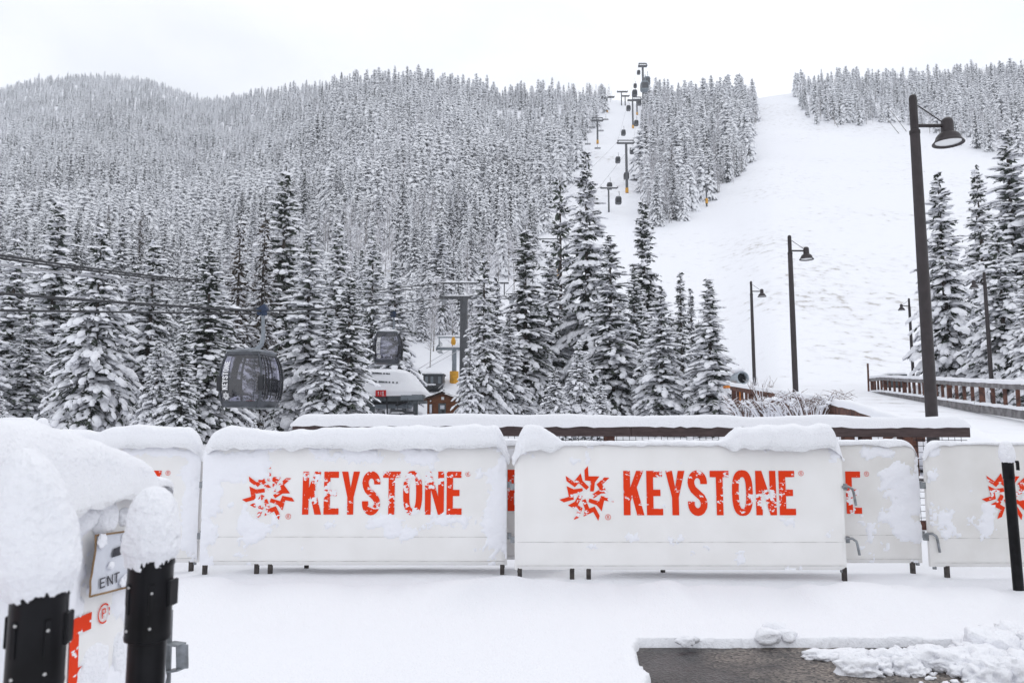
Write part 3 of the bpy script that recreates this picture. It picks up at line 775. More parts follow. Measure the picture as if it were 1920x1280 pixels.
def deck_rail(label, pl, pr, ytop, posts, dz=0.0):
    a = at(pl, ytop, RD); b = at(pr, ytop+dz, RD)
    t = thing('deck_railing', (a.x, a.y, .3), label, 'railing', 'dark deck railings behind the banners'); o = Vector((a.x, a.y, .3))
    a, b = a-o, b-o; L = (b-a).length
    mb = MB(); nb = max(1, int(L/2.9))
    for i in range(nb):
        q0, q1 = lerp(a, b, i/nb), lerp(a, b, (i+1)/nb); g = (q1-q0).normalized()*.002
        mb.beam(q0+g-Vector((0, 0, .06)), q1-g-Vector((0, 0, .06)), .15, .12)
    mb.build('top_rail', ['rail_wood'], t, bevel=.006)
    mb = MB(); snow_strip(mb, a+Vector((-.02, 0, 0)), b+Vector((.01, 0, 0)), .088, .128, 61+pl); mb.build('snow_cap', ['snow'], t, smooth_angle=180)
    for px in posts:
        q = at(px, 830, RD)-o; mb = MB(); mb.box((q.x, .0, (a.z-.12-.35)/2-.0), (.12, .11, a.z-.12+.35)); mb.build('post', ['rust_wood'], t, bevel=.005)
    mb = MB()
    x = a.x+.05
    while x < b.x-.02:
        mb.tube([(x+.01*float(vnoise(x*3, 0, 0, 5)), .0, -.3), (x, 0, a.z-.12)], .0032, 4, caps=False); x += .075
    z = a.z-.17
    while z > -.3:
        mb.tube([(lerp(a.x, b.x, k/30), .004, z+.006*float(vnoise(k*.9, z*9, 0, 6))) for k in range(31)], .0032, 4, caps=False); z -= .075
    mb.build('wire_mesh', ['wire'], t)
    mb = MB(); mb.beam((a.x, 0, -.22), (b.x, 0, -.22), .09, .12); mb.build('bottom_rail', ['rust_wood'], t)
    return t
deck_rail('long dark brown deck railing with wire mesh under a straight snow cap', 551, 1812, 797, (1142, 1590, 1622, 1698), dz=3)
rl = deck_rail('short stub of dark deck railing with snow cap and post at the left edge', -260, 76, 804, (-100,))
mb = MB(); q = at(79, 806, RD)-Vector(rl.location); mb.box((q.x, 0, q.z-.20), (.075, .09, .44)); ep = mb.build('post', ['rail_wood'], rl, bevel=.004)
mb = MB(); lump(mb, (q.x, 0, q.z+.07), (.062, .075, .085), 3, 3, .2, 1.2); mb.build('snow_knob', ['snow'], ep, smooth_angle=180)

# ------------------------------------------------------------------ street lamps
def street_lamp(label, px, ytop, D, pole_px, side, bell_px, arm_px, base_y=None, ry=0.0):
    top = at(px, ytop, D); m = D/F
    gz = float(height(top.x, D)) - .1
    t = thing('street_lamp', (top.x, D, gz), label, 'street lamp', 'brown bell street lamps along the path')
    t.rotation_euler = (0, ry, 0)
    H = top.z-gz; r = pole_px*m/2
    mb = MB(); hs_ = H - 4.9*bell_px*m/2.35 if False else H
    mb.lathe([(0, 0), (r*1.25, 0), (r*1.2, H*.55), (r*1.02, H*.9), (r, H*.9), (0, H*.9)], 20); mb.build('pole', ['lamp'], t, smooth_angle=40)
    mb = MB(); mb.lathe([(r*.85, H*.9-.02), (r*.85, H-.06), (r*.7, H-.02), (r*.3, H), (0, H)], 20); mb.lathe([(r*.85, H*.9), (r*1.12, H*.9), (r*1.12, H*.9+.05), (r*.85, H*.9+.06)], 20)
    mb.build('pole_top', ['lamp_dark'], t, smooth_angle=40)
    B = bell_px*m/2; ax = arm_px*m*side; zc = H - .98*arm_px*m
    mb = MB(); mb.tube([(0, 0, zc), (ax, 0, zc)], r*.38, 10); mb.build('arm', ['lamp_dark'], t, smooth_angle=50)
    mb = MB(); mb.tube([(side*r*.6, 0, H-.35*arm_px*m), (side*r*1.2, 0, H-.36*arm_px*m), (ax*.93, 0, zc+.06*arm_px*m)], r*.13, 6); mb.build('stay_rod', ['lamp_dark'], t, smooth_angle=50)
    c = (ax, 0, zc)
    sh = thing_part = None
    mb = MB()
    prof = [(0, .565), (.2, .54), (.33, .44), (.39, .25), (.40, -.46), (.48, -.50), (.62, -.60), (.74, -.76), (.80, -.94), (.84, -1.03), (1.0, -1.22), (1.0, -1.27), (.82, -1.16), (.5, -.8)]
    mb.lathe([(a*B, b*B) for a, b in prof], 32, c); shade = mb.build('lamp_shade', ['lamp'], t, smooth_angle=40)
    mb = MB(); mb.lathe([(0, -1.17*B), (.4*B, -1.18*B), (.74*B, -1.16*B), (.83*B, -1.14*B)], 28, c); mb.build('lens', ['lens'], shade, smooth_angle=60)
    return t
street_lamp('tall brown bell lamp rising behind the near railing, largest of the lamps', 1711, 178, 11.0, 17.5, 1, 57, 64)
street_lamp('mid sized brown bell lamp at the shrubs, lamp head over the ski slope', 1480, 441, 23.0, 8.4, 1, 27, 31)
street_lamp('thin bell lamp near the snow gun, left of the bigger shrub side lamp', 1408, 527, 32.0, 5.2, 1, 16.5, 20)
street_lamp('small bell lamp beyond the far railing end, its head hanging to the left', 1704, 559, 43.0, 4.4, -1, 13, 15)
street_lamp('bell lamp standing in front of the right hand snowy spruces', 1845, 510, 32.0, 6.0, -1, 17, 21)

# ------------------------------------------------------------------ path railings
def path_rail(name, label, pts, hgt, mat_top, mat_picket, snow_h, step, beam_d, seed, group=None, low_mat='grey_wood'):
    P = [at(*p) for p in pts]; o = P[0].copy(); o.z -= hgt
    t = thing(name, o, label, 'railing', group); P = [p-o for p in P]
    mt, ms, ml = MB(), MB(), MB()
    pk = []
    for i in range(len(P)-1):
        a, b = P[i], P[i+1]; dn = Vector((0, 0, 1))
        mt.beam(a-dn*.09, b-dn*.09, .14, .18)
        snow_strip(ms, a, b, .09, snow_h, seed+i, ends=False, n=max(6, int((b-a).length*3)))
        ml.beam(a-dn*(hgt-.02), b-dn*(hgt-.02), .16, beam_d)
        n = max(1, int((b-a).length/step))
        for k in range(n): pk.append(lerp(a, b, (k+.5)/n))
    mt.build('top_rail', [mat_top], t); ms.build('snow_cap', ['snow'], t, smooth_angle=180); lo = ml.build('bottom_rail', [low_mat], t)
    for k, q in enumerate(pk[:100]):
        w = .09 if k % 4 else .17
        mb = MB(); mb.box((q.x, q.y, q.z-.18-(hgt-.30)/2), (w, .09, hgt-.24)); mb.build('picket', [mat_picket], t)
    mb = MB()
    for i in range(len(P)-1): snow_strip(mb, P[i]-Vector((0, 0, hgt-.02-beam_d/2)), P[i+1]-Vector((0, 0, hgt-.02-beam_d/2)), .11, .09, seed+40+i, ends=False, n=max(6, int((P[i+1]-P[i]).length*3)))
    mb.build('ledge_snow', ['snow'], lo, smooth_angle=180)
    return t
pr_ = path_rail('path_railing', 'grey capped path railing with dark brown pickets curving up at the right', [(1632, 709, 46), (1655, 706.5, 42), (1700, 709, 37.5), (1760, 712, 32.5), (1830, 716, 28), (1920, 720, 24), (2040, 725, 20.5)],
          .98, 'grey_wood', 'rust_wood', .13, .85, .30, 101)
mb = MB(); o = Vector(pr_.location); q = at(1629, 735, 46)-o; q2 = at(1627, 681, 46)-o
mb.tube([q, q2], .06, 8); mb.build('end_post', ['rust_wood'], pr_, smooth_angle=50)
path_rail('path_fence', 'rusty brown picket fence running down behind the frosted shrubs', [(1372, 723, 32), (1440, 734, 27), (1500, 743, 22.5), (1560, 757, 18.5), (1602, 766, 16), (1725, 806, 12)],
          .95, 'rust_wood', 'rust_wood', .14, .62, .16, 131, low_mat='rust_wood')
# bank of snow between fence and path
mb = MB()
for (px, py, D_, r) in ((1590, 772, 17, 1.0), (1625, 776, 15.5, 1.0), (1665, 781, 14.2, .95), (1710, 787, 13, .9), (1750, 793, 12.2, .8)):
    p = at(px, py, D_); lump(mb, (p.x+.9, p.y+1.6, p.z-.42), (r*1.25, r*1.1, .42), px, 4, .12, 1.2)
tag(mb.build('snow_bank', ['snow_soft'], smooth_angle=180), kind='structure')

# ------------------------------------------------------------------ shrubs
def shrub(label, px, py, D, W, H, n, seed, snowy=.5, arch=.4, r=.012):
    c = at(px, py, D); R = random.Random(seed)
    t = thing('frosted_shrub', c, label, 'shrub', 'frosted shrubs along the brown fence')
    tw, sn = MB(), MB()
    for i in range(n):
        a = R.uniform(0, 6.28); l = R.uniform(.5, 1.0); q = R.uniform(0, 1)**.5
        b0 = Vector((math.cos(a)*W*.25*q, math.sin(a)*W*.25*q, 0)); d = Vector((math.cos(a)*W*.5*l, math.sin(a)*W*.5*l, 0))
        pts = [b0 + d*t_ + Vector((R.gauss(0, .02), R.gauss(0, .02), H*l*(t_*(1+arch) - arch*t_*t_*1.6))) for t_ in (0, .25, .5, .75, 1)]
        snow = R.random() < snowy
        (sn if snow else tw).tube(pts, [r*1.4, r*1.3, r*1.1, r*.9, r*.5] if not snow else [r*1.8, r*2, r*1.8, r*1.5, r], 4, caps=False)
        if snow and R.random() < .55:
            for k in range(2):
                p = pts[R.randint(1, 4)]; s = R.uniform(.025, .06)*W/1.2
                lump(sn, p, (s*1.3, s, s*.7), R.uniform(0, 50), 1, .3, 1.5)
        for k in range(3):
            t0 = R.uniform(.3, .95); i0 = min(3, int(t0*4)); p = lerp(pts[i0], pts[i0+1], t0*4-i0)
            e = p + Vector((R.gauss(0, .10)*W, R.gauss(0, .10)*W, R.uniform(.02, .16)*H))
            (sn if R.random() < snowy else tw).tube([p, (p+e)/2+Vector((0, 0, .01)), e], [r, r*.9, r*.4], 3, caps=False)
    tw.build('twigs', ['shrub_twig'], t); sn.build('snow_load', ['snow_soft'], t)
    return t
shrub('low frosted shrub at the snow gun end of the brown fence', 1402, 792, 24, 1.1, 1.0, 120, 1)
shrub('frosted shrub spreading left of the mid sized bell lamp', 1442, 792, 22, 1.1, .85, 120, 2)
shrub('dense snow loaded shrub at the foot of the mid sized bell lamp', 1482, 792, 20, .95, .72, 120, 3, .6)
shrub('wispy shrub of long arching twigs right of the mid sized bell lamp', 1518, 788, 18.6, 1.5, 1.05, 95, 4, .5, .8, .006)
shrub('thin dry stalks poking out of the fence snow near the thin bell lamp', 1428, 760, 27, .9, 1.1, 26, 5, .3, .1, .006)

# ------------------------------------------------------------------ snow gun, slab
g0 = at(1390, 709, 38); gz = float(height(g0.x, 38))
t = thing('snow_gun', (g0.x, 38, gz), 'pale round fan snow gun beside the spruce at the fence end', 'snow gun'); q = Vector((0, 0, g0.z-gz))
Rg = Matrix.Rotation(math.radians(-58), 3, 'Z') @ Matrix.Rotation(math.radians(86), 3, 'Y')
Rg = Vector((.16, -.97, .10)).to_track_quat('Z', 'Y').to_matrix()
mb = MB(); mb.lathe([(.30, -.6), (.34, -.55), (.34, -.2), (.30, .15), (.33, .18), (.29, .2), (.26, .12), (.26, -.5)], 28, q, R=Rg); mb.build('barrel', ['gun_blue'], t, smooth_angle=40)
mb = MB(); mb.lathe([(0, -.05), (.08, -.06), (.27, -.10)], 20, q, R=Rg)
for k in range(6):
    a = k*math.pi/3; d = Rg @ Vector((math.cos(a), math.sin(a), 0)); mb.beam(q+Rg @ Vector((0, 0, .05))+d*.03, q+Rg @ Vector((0, 0, .05))+d*.27, .07, .012)
mb.build('fan', ['cabin_dark'], t)
mb = MB(); mb.tube([q+Vector((0, .2, -.38)), (0, .2, 0)], .07, 10); mb.beam(q+Vector((-.8, .2, -.42)), q+Vector((.1, .2, -.42)), .5, .12); mb.build('stand', ['orange'], t)
mb = MB(); lump(mb, q+Vector((-.12, .25, .42)), (.32, .5, .16), 8, 3, .25, 1.3); mb.build('snow_cap', ['snow'], t, smooth_angle=180)
s0 = at(1677, 702, 52); sz = float(height(s0.x, 52))
t = thing('equipment_box', (s0.x, 52, sz), 'low dark box with a snow lid beyond the far railing end', 'box')
mb = MB(); mb.box((0, 0, (s0.z-sz)/2), (1.35, .8, s0.z-sz)); mb.build('body', ['slate'], t, bevel=.02)
mb = MB(); snow_strip(mb, (-.68, 0, s0.z-sz), (.68, 0, s0.z-sz), .42, .12, 171); mb.build('snow_cap', ['snow'], t, smooth_angle=180)

# ------------------------------------------------------------------ gondola cabins
def cabin_point(a, v, hw, hd, H, r=.32):
    """point on the barrel shaped shell: a = angle, v = 0 floor .. 1 roof"""
    k = 1 - .235*abs(2*(v-.46))**2.4
    c, s = math.cos(a), math.sin(a); p = 4.2
    return Vector((hw*k*math.copysign(abs(c)**(2/p), c), hd*(.5+.5*k)*math.copysign(abs(s)**(2/p), s), v*H))
def gondola(name, label, loc, rz, hang=2.4, snow=.03, group='dark glazed gondola cabins near the station'):
    hw, hd, H = .97, .92, 2.02
    t = thing(name, loc, label, 'gondola', group, rz)            # origin at the rope grip
    off = Vector((-.38, 0, -hang-H))
    def P(a, v, k=1.0):
        q = cabin_point(a, v, hw*k, hd*k, H); return q + off
    na = 96
    def shell(v0, v1, n, k=1.0, keep=None):
        mb = MB(); A_ = np.linspace(0, 2*math.pi, na, endpoint=False); V_ = np.linspace(v0, v1, n)
        for i in range(na):
            if keep and not keep(A_[i]): continue
            i2 = (i+1) % na
            for j in range(n-1):
                mb.add([P(A_[i], V_[j], k), P(A_[i2], V_[j], k), P(A_[i2], V_[j+1], k), P(A_[i], V_[j+1], k)], [(0, 1, 2, 3)])
        return mb
    shell(.10, .955, 16, .985).build('window', ['glass'], t, smooth_angle=180)
    body = shell(-.0, .105, 4, 1.0); top = shell(.95, 1.0, 3, 1.0)
    cx = [P(2*math.pi*i/na, 0) for i in range(na)]; body.add(cx, [tuple(reversed(range(na)))])
    body.build('lower_body', ['cabin_frame'], t, smooth_angle=40)
    rt = [P(2*math.pi*i/na, 1.0) for i in range(na)]; top.add(rt, [tuple(range(na))])
    roof = top.build('roof', ['cabin_frame'], t, smooth_angle=40)
    mb = MB(); mb.box(off+Vector((0, 0, H+.05)), (1.36, 1.36, .10)); mb.build('roof_hatch', ['cabin_grey'], roof, bevel=.03)
    if snow > .01:
        mb = MB(); lump(mb, off+Vector((0, 0, H+.09)), (.80, .80, snow), 3.3, 4, .15, 2.0); mb.build('roof_snow', ['snow'], roof, smooth_angle=180)
    # corner posts and a mid rail of each face
    mb = MB()
    for a in (math.radians(45), math.radians(135), math.radians(225), math.radians(315)):
        mb.tube([P(a, v, 1.0) for v in np.linspace(0, 1, 14)], .045, 8)
    for v in (.10, .955): mb.tube([P(2*math.pi*i/48, v, 1.0) for i in range(49)], .022, 6)
    for a in (-math.pi/2-.16, -math.pi/2+.40): mb.tube([P(a, v, .995) for v in np.linspace(.1, .95, 12)], .012, 6)
    mb.build('frame', ['cabin_frame'], t, smooth_angle=50)
    for a in (math.radians(228), math.radians(312)):
        mb = MB()
        q0, q1 = P(a, .30, 1.02), P(a, .56, 1.02); mb.beam(q0, q1, .20, .10); mb.build('bumper', ['cabin_dark'], t, bevel=.03)
    # seats and interior
    mb = MB()
    for sx in (-1, 1):
        mb.box(off+Vector((sx*.58, 0, .52)), (.36, 1.25, .09)); mb.box(off+Vector((sx*.74, 0, .82)), (.08, 1.25, .55))
    mb.build('seat', ['cabin_dark'], t, bevel=.02)
    mb = MB(); mb.box(off+Vector((.05, -.10, .22)), (.28, .2, .10)); mb.build('floor_bag', ['sign_red'], t, bevel=.02)
    # ski racks on the right hand end
    mb = MB()
    for k in range(6):
        a = math.radians(-30+12*k); mb.tube([P(a, v, 1.045) for v in np.linspace(.14, .93, 12)], .022, 6)
    for v in (.22, .5, .72, .86): mb.tube([P(math.radians(b), v, 1.06) for b in np.linspace(-32, 32, 12)], .014, 6)
    mb.build('ski_rack', ['cabin_dark'], t, smooth_angle=60)
    mb = MB(); mb.box(off+Vector((.55, .1, -.03)), (.95, .8, .05)); mb.build('step', ['galv'], t, bevel=.01)
    # lettering running up the front face
    def fm2(x, z):                       # x in m from the cabin centre, z in m above the floor
        v = z/H; k = 1 - .235*abs(2*(v-.46))**2.4
        xx = x*k; c = min(.999, abs(xx)/(hw*k)); yy = -hd*(.5+.5*k)*(1-c**4.2)**(1/4.2)
        return off + Vector((xx, yy-.012, z))
    polys, wl = word('KEYSTONE'); s = .235
    rot = [[(-.45-b*s*1.05 + .235, .60 + a*s*1.05) for a, b in q] for q in polys]
    rot = [[(-.42 - b*.24, .63 + a*.235) for a, b in q] for q in polys]
    decal('lettering', rot, fm2, 'white_paint', t, .12)
    decal('emblem', place(star(), -.50, .40, .165), fm2, 'white_paint', t, .12)
    # hanger and grip
    mb = MB(); mb.tube([(0, 0, -.10), (.03, 0, -hang*.35), (.05, 0, -hang*.62), (-.02, 0, -hang*.80), (-.22, 0, -hang*.90), (-.62, 0, -hang*.92), (-.95, 0, -hang*.92)], [.06, .07, .085, .09, .09, .08, .07], 12)
    for x in (-.15, -.62): mb.tube([(x, 0, -hang*.92), (x, 0, -hang+.1)], .035, 8)
    mb.build('hanger', ['hanger'], t, smooth_angle=60)
    mb = MB(); mb.beam((-.22, 0, -.06), (.16, 0, .16), .22, .26); mb.box((.06, .0, -.1), (.16, .18, .16)); mb.build('grip', ['grip'], t, bevel=.03)
    return t
C1D = 28.5
g1 = at(493, 583, C1D)
gondola('gondola_cabin', 'large dark gondola cabin with white lettering hanging before the snowy spruces', g1, -.16, hang=1.62, snow=.015)
C2D = 50.0
g2 = at(738, 590, C2D)
gondola('gondola_cabin', 'smaller gondola cabin with a snowy roof above the chairlift terminal', g2, .12, hang=1.25, snow=.16)

# ------------------------------------------------------------------ lift towers, ropes
def sheave(mb, c, L, ax, m=0, r=.2):
    for k in range(4):
        q = c + ax*(L*(k/3-.5)); mb.lathe([(0, -.05), (r, -.05), (r*.85, 0), (r, .05), (0, .05)], 12, q, m, Vector((1, 0, 0)).to_track_quat('Z', 'Y').to_matrix())
    mb.beam(c-ax*L*.55-Vector((0, 0, .12)), c+ax*L*.55-Vector((0, 0, .12)), .10, .14, m)
def tower(name, label, px, ytop, ybase, D, pole_px, arm_l, arm_r, steel, pad=True, second=0, group='lift towers standing up the hill', arm_t=.35, catwalk=True, snow=True, pad_px=7, zground=None):
    top = at(px, ytop, D); m = D/F
    base = at(px, ybase, D) if ybase else None
    gz = zground if zground is not None else float(height(top.x, D))
    zb = min(gz, base.z if base else gz)-.2
    t = thing(name, (top.x, D, zb), label, 'lift tower', group); H = top.z-zb
    mb = MB(); r = pole_px*m/2
    mb.tube([(0, 0, 0), (0, 0, H)], [r*1.15, r], 14); mb.build('pole', [steel], t, smooth_angle=40)
    xl, xr_ = (arm_l-px)*m, (arm_r-px)*m
    mb = MB(); mb.beam((xl, 0, H-.1), (xr_, 0, H-.1), arm_t*1.2, arm_t)
    if second: mb.beam((xl, 0, H+second*m), (xr_, 0, H+second*m), arm_t*.7, arm_t*.5); [mb.beam((x, 0, H), (x, 0, H+second*m), arm_t*.4, arm_t*.4) for x in (xl*.9, xr_*.9)]
    arm = mb.build('crossarm', [steel], t)
    if snow:
        mb = MB(); snow_strip(mb, (xl, 0, H-.1+arm_t/2), (xr_, 0, H-.1+arm_t/2), arm_t*.55, arm_t*.45, 200+px, n=12)
        if second: snow_strip(mb, (xl, 0, H+second*m+arm_t*.25), (xr_, 0, H+second*m+arm_t*.25), arm_t*.4, arm_t*.4, 210+px, n=12)
        mb.build('snow_cap', ['snow'], arm, smooth_angle=180)
    for x in (xl, xr_):
        mb = MB(); sheave(mb, Vector((x, 0, H+.05)), 2.2, Vector((0, 1, .25)).normalized(), r=max(.2, arm_t*.6)); mb.build('sheave_assembly', [steel], t, smooth_angle=40)
    if catwalk:
        mb = MB()
        for x in (xl, xr_):
            for dy in (-1.1, 0, 1.1): mb.tube([(x+.4, dy, H-.5), (x+.4, dy, H+.6)], .03, 5)
            mb.tube([(x+.4, -1.3, H+.6), (x+.4, 1.3, H+.6)], .03, 5); mb.beam((x+.3, -1.3, H-.5), (x+.3, 1.3, H-.5), .5, .06)
        mb.build('catwalk', ['galv'], t)
    if pad:
        zp = (at(px, pad, D).z-zb) if not isinstance(pad, bool) else (base.z-zb if base else .3)
        hh = max(1.4, pad_px*m); mb = MB(); mb.tube([(0, 0, max(.0, zp)), (0, 0, max(0, zp)+hh)], r*1.15+(.22 if D < 90 else .07), 12); mb.build('base_pad', ['yellow'], t, smooth_angle=40)
    return t, Vector((top.x, D, top.z)), m
T1, t1p, m1 = tower('gondola_tower', 'thick dark tower pole with snowy crossarms near the chairlift terminal', 870, 556, None, 74, 14, 826, 955, 'tower', pad=False, second=26, arm_t=.27)
T2, t2p, m2 = tower('chairlift_tower', 'slim grey blue chairlift tower with yellow pads behind the wooden hut', 852, 652, None, 84, 8.0, 820, 884, 'tower_pale', pad=735, second=20, arm_t=.28, pad_px=14)
mb = MB(); zt2 = t2p.z - T2.location.z; mb.lathe([(0, .3), (.18, .3), (.26, .5), (.26, .8), (.15, 1.1), (.06, 1.2), (0, 1.2)], 10, (-.1, -.2, zt2)); mb.build('warning_pad', ['yellow'], T2, smooth_angle=40)

def cable(label, pts, r, sag=0.0, m='cable', n=18):
    mb = MB(); P = [Vector(p) for p in pts]; out = []
    for i in range(len(P)-1):
        for k in range(n):
            t = k/n; out.append(lerp(P[i], P[i+1], t) - Vector((0, 0, 4*sag*t*(1-t)*(P[i+1]-P[i]).length)))
    out.append(P[-1]); mb.tube(out, r, 6)
    return tag(mb.build('haul_cable', [m], smooth_angle=180), label, 'cable', 'cables strung across the trees')
CL = [('lower cable at left carrying the lettered gondola cabin', [at(-60, 545, 20), at(493, 583, C1D), at(845, 556, 74)], .045, 'cable', .004),
      ('level cable running just under the gondola grip to the thick tower', [at(-60, 581, 22), at(430, 588, 30), at(738, 589, C2D), at(856, 568, 74)], .04, 'cable', 0),
      ('topmost of the three upper cables sloping down from the left edge', [at(-60, 469, 22), at(330, 522, 40), at(700, 544, 64), at(830, 530, 74)], .045, 'cable', .003),
      ('middle of the three upper cables sloping down from the left edge', [at(-60, 475, 22.4), at(330, 526, 40.5), at(700, 549, 64), at(835, 536, 74)], .04, 'cable', .003),
      ('lowest of the three upper cables, pale with frost', [at(-60, 489, 22.8), at(330, 533, 41), at(700, 556, 64), at(840, 545, 74)], .045, 'cable_snow', .003)]
for lb_, pts, r, m_, sg_ in CL: cable(lb_, pts, r, sg_, m_)
for k, (a, b, lb_) in enumerate((((784, 692, 74), (843, 656, 84), 'leftmost thin rope slanting from the terminal roof to the slim tower'), ((800, 690, 74), (862, 656, 84), 'second thin rope slanting from the terminal roof to the slim tower'), ((822, 728, 78), (862, 690, 100), 'short thin rope slanting past the parked snowmobile'))):
    cable(lb_, [at(*a), at(*b)], .03, 0, 'cable_snow', 4)

# chairlift and gondola towers up the cut (pixel column, top, base)
def terr_D(px, py):                      # distance at which the sight line meets the ground
    r = ray(px, py); Ds = np.linspace(40, 760, 1441)
    z = CAMZ + Ds*r.z/r.y; g = height_uD(r.x/r.y, Ds); k = np.nonzero(g >= z)[0]
    return float(Ds[k[0]]) if len(k) else 420.0
UP = [('gondola_tower', 'nearest grey gondola tower in the cleared cut, yellow pad at its foot', 1174, 268, 362, 4.6, 1157, 1189, 'tower', .5, 8),
      ('gondola_tower', 'second gondola tower up the cut, beside the frosted forest block', 1186, 188, 241, 3.0, 1177, 1196, 'tower', .5, 5),
      ('gondola_tower', 'third gondola tower close under the hilltop tower', 1194, 187, 216, 2.6, 1185, 1203, 'tower', .5, 4),
      ('gondola_tower', 'tallest tower breaking the skyline at the top of the cut', 1205, 124, 208, 4.0, 1197, 1213, 'tower', .6, 0),
      ('chairlift_tower', 'chairlift tower with empty chairs in the upper left of the cut', 1120, 226, 270, 3.2, 1109, 1131, 'tower', .5, 6),
      ('chairlift_tower', 'small chairlift tower with yellow pad at the upper forest edge', 1138, 182, 212, 2.4, 1128, 1152, 'tower', .45, 5),
      ('chairlift_tower', 'faint left tower of the skyline pair at the top of the cut', 1165, 172, 198, 2.0, 1157, 1177, 'tower', .4, 0),
      ('chairlift_tower', 'faint right tower of the skyline pair at the top of the cut', 1172, 180, 198, 2.0, 1165, 1180, 'tower', .4, 0),
      ('chairlift_tower', 'chairlift crossarm tower half hidden behind the tall central spruce', 1141, 352, 398, 3.0, 1126, 1158, 'tower', .4, 0),
      ('chairlift_tower', 'chairlift tower crossarm showing behind the sparse pine', 1047, 447, 520, 4.0, 1004, 1092, 'tower', .3, 6)]
TOW = []
for nm, lb_, px, yt, yb, pp, al, ar, st, at_, pad in UP:
    D = min(terr_D(px, yb), 430.0)
    _, tp, m_ = tower(nm, lb_, px, yt, yb, D, pp, al, ar, st, pad=bool(pad), arm_t=at_*D/200*.8, catwalk=False, snow=D < 260, pad_px=pad or 6, second=5 if 'hilltop' in lb_ or 'nearest' in lb_ or 'tallest' in lb_ or 'empty' in lb_ else 0)
    TOW.append((tp, (al-px)*m_, (ar-px)*m_))
def far_rope(label, pts, r): cable(label, pts, r, .006, 'cable', 8)
tA, tB, tC, tD = (TOW[i][0] for i in range(4))
far_rope('left haul rope climbing the cut over the gondola towers', [t1p+Vector((-2, 0, .3)), tA+Vector((TOW[0][1], 0, .3)), tB+Vector((TOW[1][1], 0, .3)), tD+Vector((TOW[3][1], 0, .3))], .02)
far_rope('right haul rope climbing the cut over the gondola towers', [t1p+Vector((4, 0, .3)), tA+Vector((TOW[0][2], 0, .3)), tB+Vector((TOW[1][2], 0, .3)), tD+Vector((TOW[3][2], 0, .3))], .02)
for k, (xa_, ya_, xb_, yb_, lb_) in enumerate(((1658, 194, 1700, 246, 'longest pale dead trunk leaning out of the forest over the run'), (1652, 212, 1686, 250, 'second pale dead trunk leaning beside the longest one'), (1552, 208, 1572, 238, 'short pale dead trunk leaning at the upper forest edge'))):
    Db = terr_D(xb_, yb_)-1; mb = MB(); o_ = at(xb_, yb_, Db); mb.tube([Vector((0, 0, -.3)), (at(xa_, ya_, Db)-o_)*.5+Vector((0, 0, .1)), at(xa_, ya_, Db)-o_], [.14, .12, .06], 6)
    ob = mb.build('leaning_trunk', ['aspen_bark'], smooth_angle=180); ob.location = o_; tag(ob, lb_, 'dead tree', 'pale dead trunks leaning over the run')
# yellow padded post by the slope edge
D = terr_D(1324, 388); q = at(1324, 345, D); gz = float(height(q.x, D)); mS = D/F
t = thing('slope_post', (q.x, D, gz), 'dark post with a yellow padded foot at the forest block edge', 'post')
mb = MB(); mb.tube([(0, 0, 0), (0, 0, q.z-gz)], 1.6*mS, 8); mb.build('pole', ['tower'], t)
mb = MB(); mb.tube([(0, 0, .8), (0, 0, 10*mS+.8)], 2.6*mS, 8); mb.build('base_pad', ['yellow'], t)

# small far cabins: one mesh each
mbc = MB()
na = 20
for (v0, v1, mi) in ((0, .14, 0), (.14, .80, 1), (.80, 1.0, 0)):
    for i in range(na):
        a0, a1 = 2*math.pi*i/na, 2*math.pi*(i+1)/na; mm = 0 if mi == 1 and i % 5 == 2 else mi
        mbc.add([cabin_point(a0, v0, 1, .95, 2.1), cabin_point(a1, v0, 1, .95, 2.1), cabin_point(a1, v1, 1, .95, 2.1), cabin_point(a0, v1, 1, .95, 2.1)], [(0, 1, 2, 3)], mm)
mbc.add([cabin_point(2*math.pi*i/na, 1, 1, .95, 2.1) for i in range(na)], [tuple(range(na))], 2)
mbc.add([cabin_point(2*math.pi*i/na, 0, 1, .95, 2.1) for i in range(na)], [tuple(reversed(range(na)))], 0)
lump(mbc, (0, 0, 2.12), (.75, .75, .14), 2, 2, .2, 1.5, m=2)
mbc.tube([(-.1, 0, 2.15), (.25, 0, 2.5), (.3, 0, 3.0), (.2, 0, 3.9)], .07, 6, 0)
fc_me = mbc.mesh('gondola_cabin', ['tower', 'cabin_dark', 'snow'], 40); fc_pale = mbc.mesh('pale_gondola_cabin', ['tower_pale', 'tower', 'snow'], 40)
FC = [(1169, 249, 9.5, 'lone cabin mid air high in the cleared cut'), (1193, 231, 9.5, 'cabin beside the second gondola tower foot'), (1185.5, 283, 10.5, 'cabin under the right arm of the nearest grey tower'),
      (1158.5, 300, 10.5, 'cabin under the left arm of the nearest grey tower'), (1174.5, 330, 11.5, 'cabin crossing in front of the nearest grey tower pole'), (1143, 349, 11.5, 'cabin just above the half hidden crossarm'),
      (1159.5, 376, 13, 'lowest and biggest cabin in the cleared cut'), (1211, 308, 9, 'dim cabin in front of the frosted forest block'), (1178.5, 203, 9, 'cabin left of the second gondola tower top'),
      (1199, 193, 8.5, 'cabin right of the third gondola tower top'), (1190, 175, 11, 'dark cabin cluster front one below the skyline tower'), (1197.5, 136, 7, 'tiny cabin hanging at the skyline tower arm'), (1191, 161, 7, 'tiny cabin just above the dark cluster'),
      (1208.5, 162, 17, 'large grey cabin against the sky at the skyline tower'), (1213, 152, 14, 'upper large grey cabin against the sky at the skyline tower')]
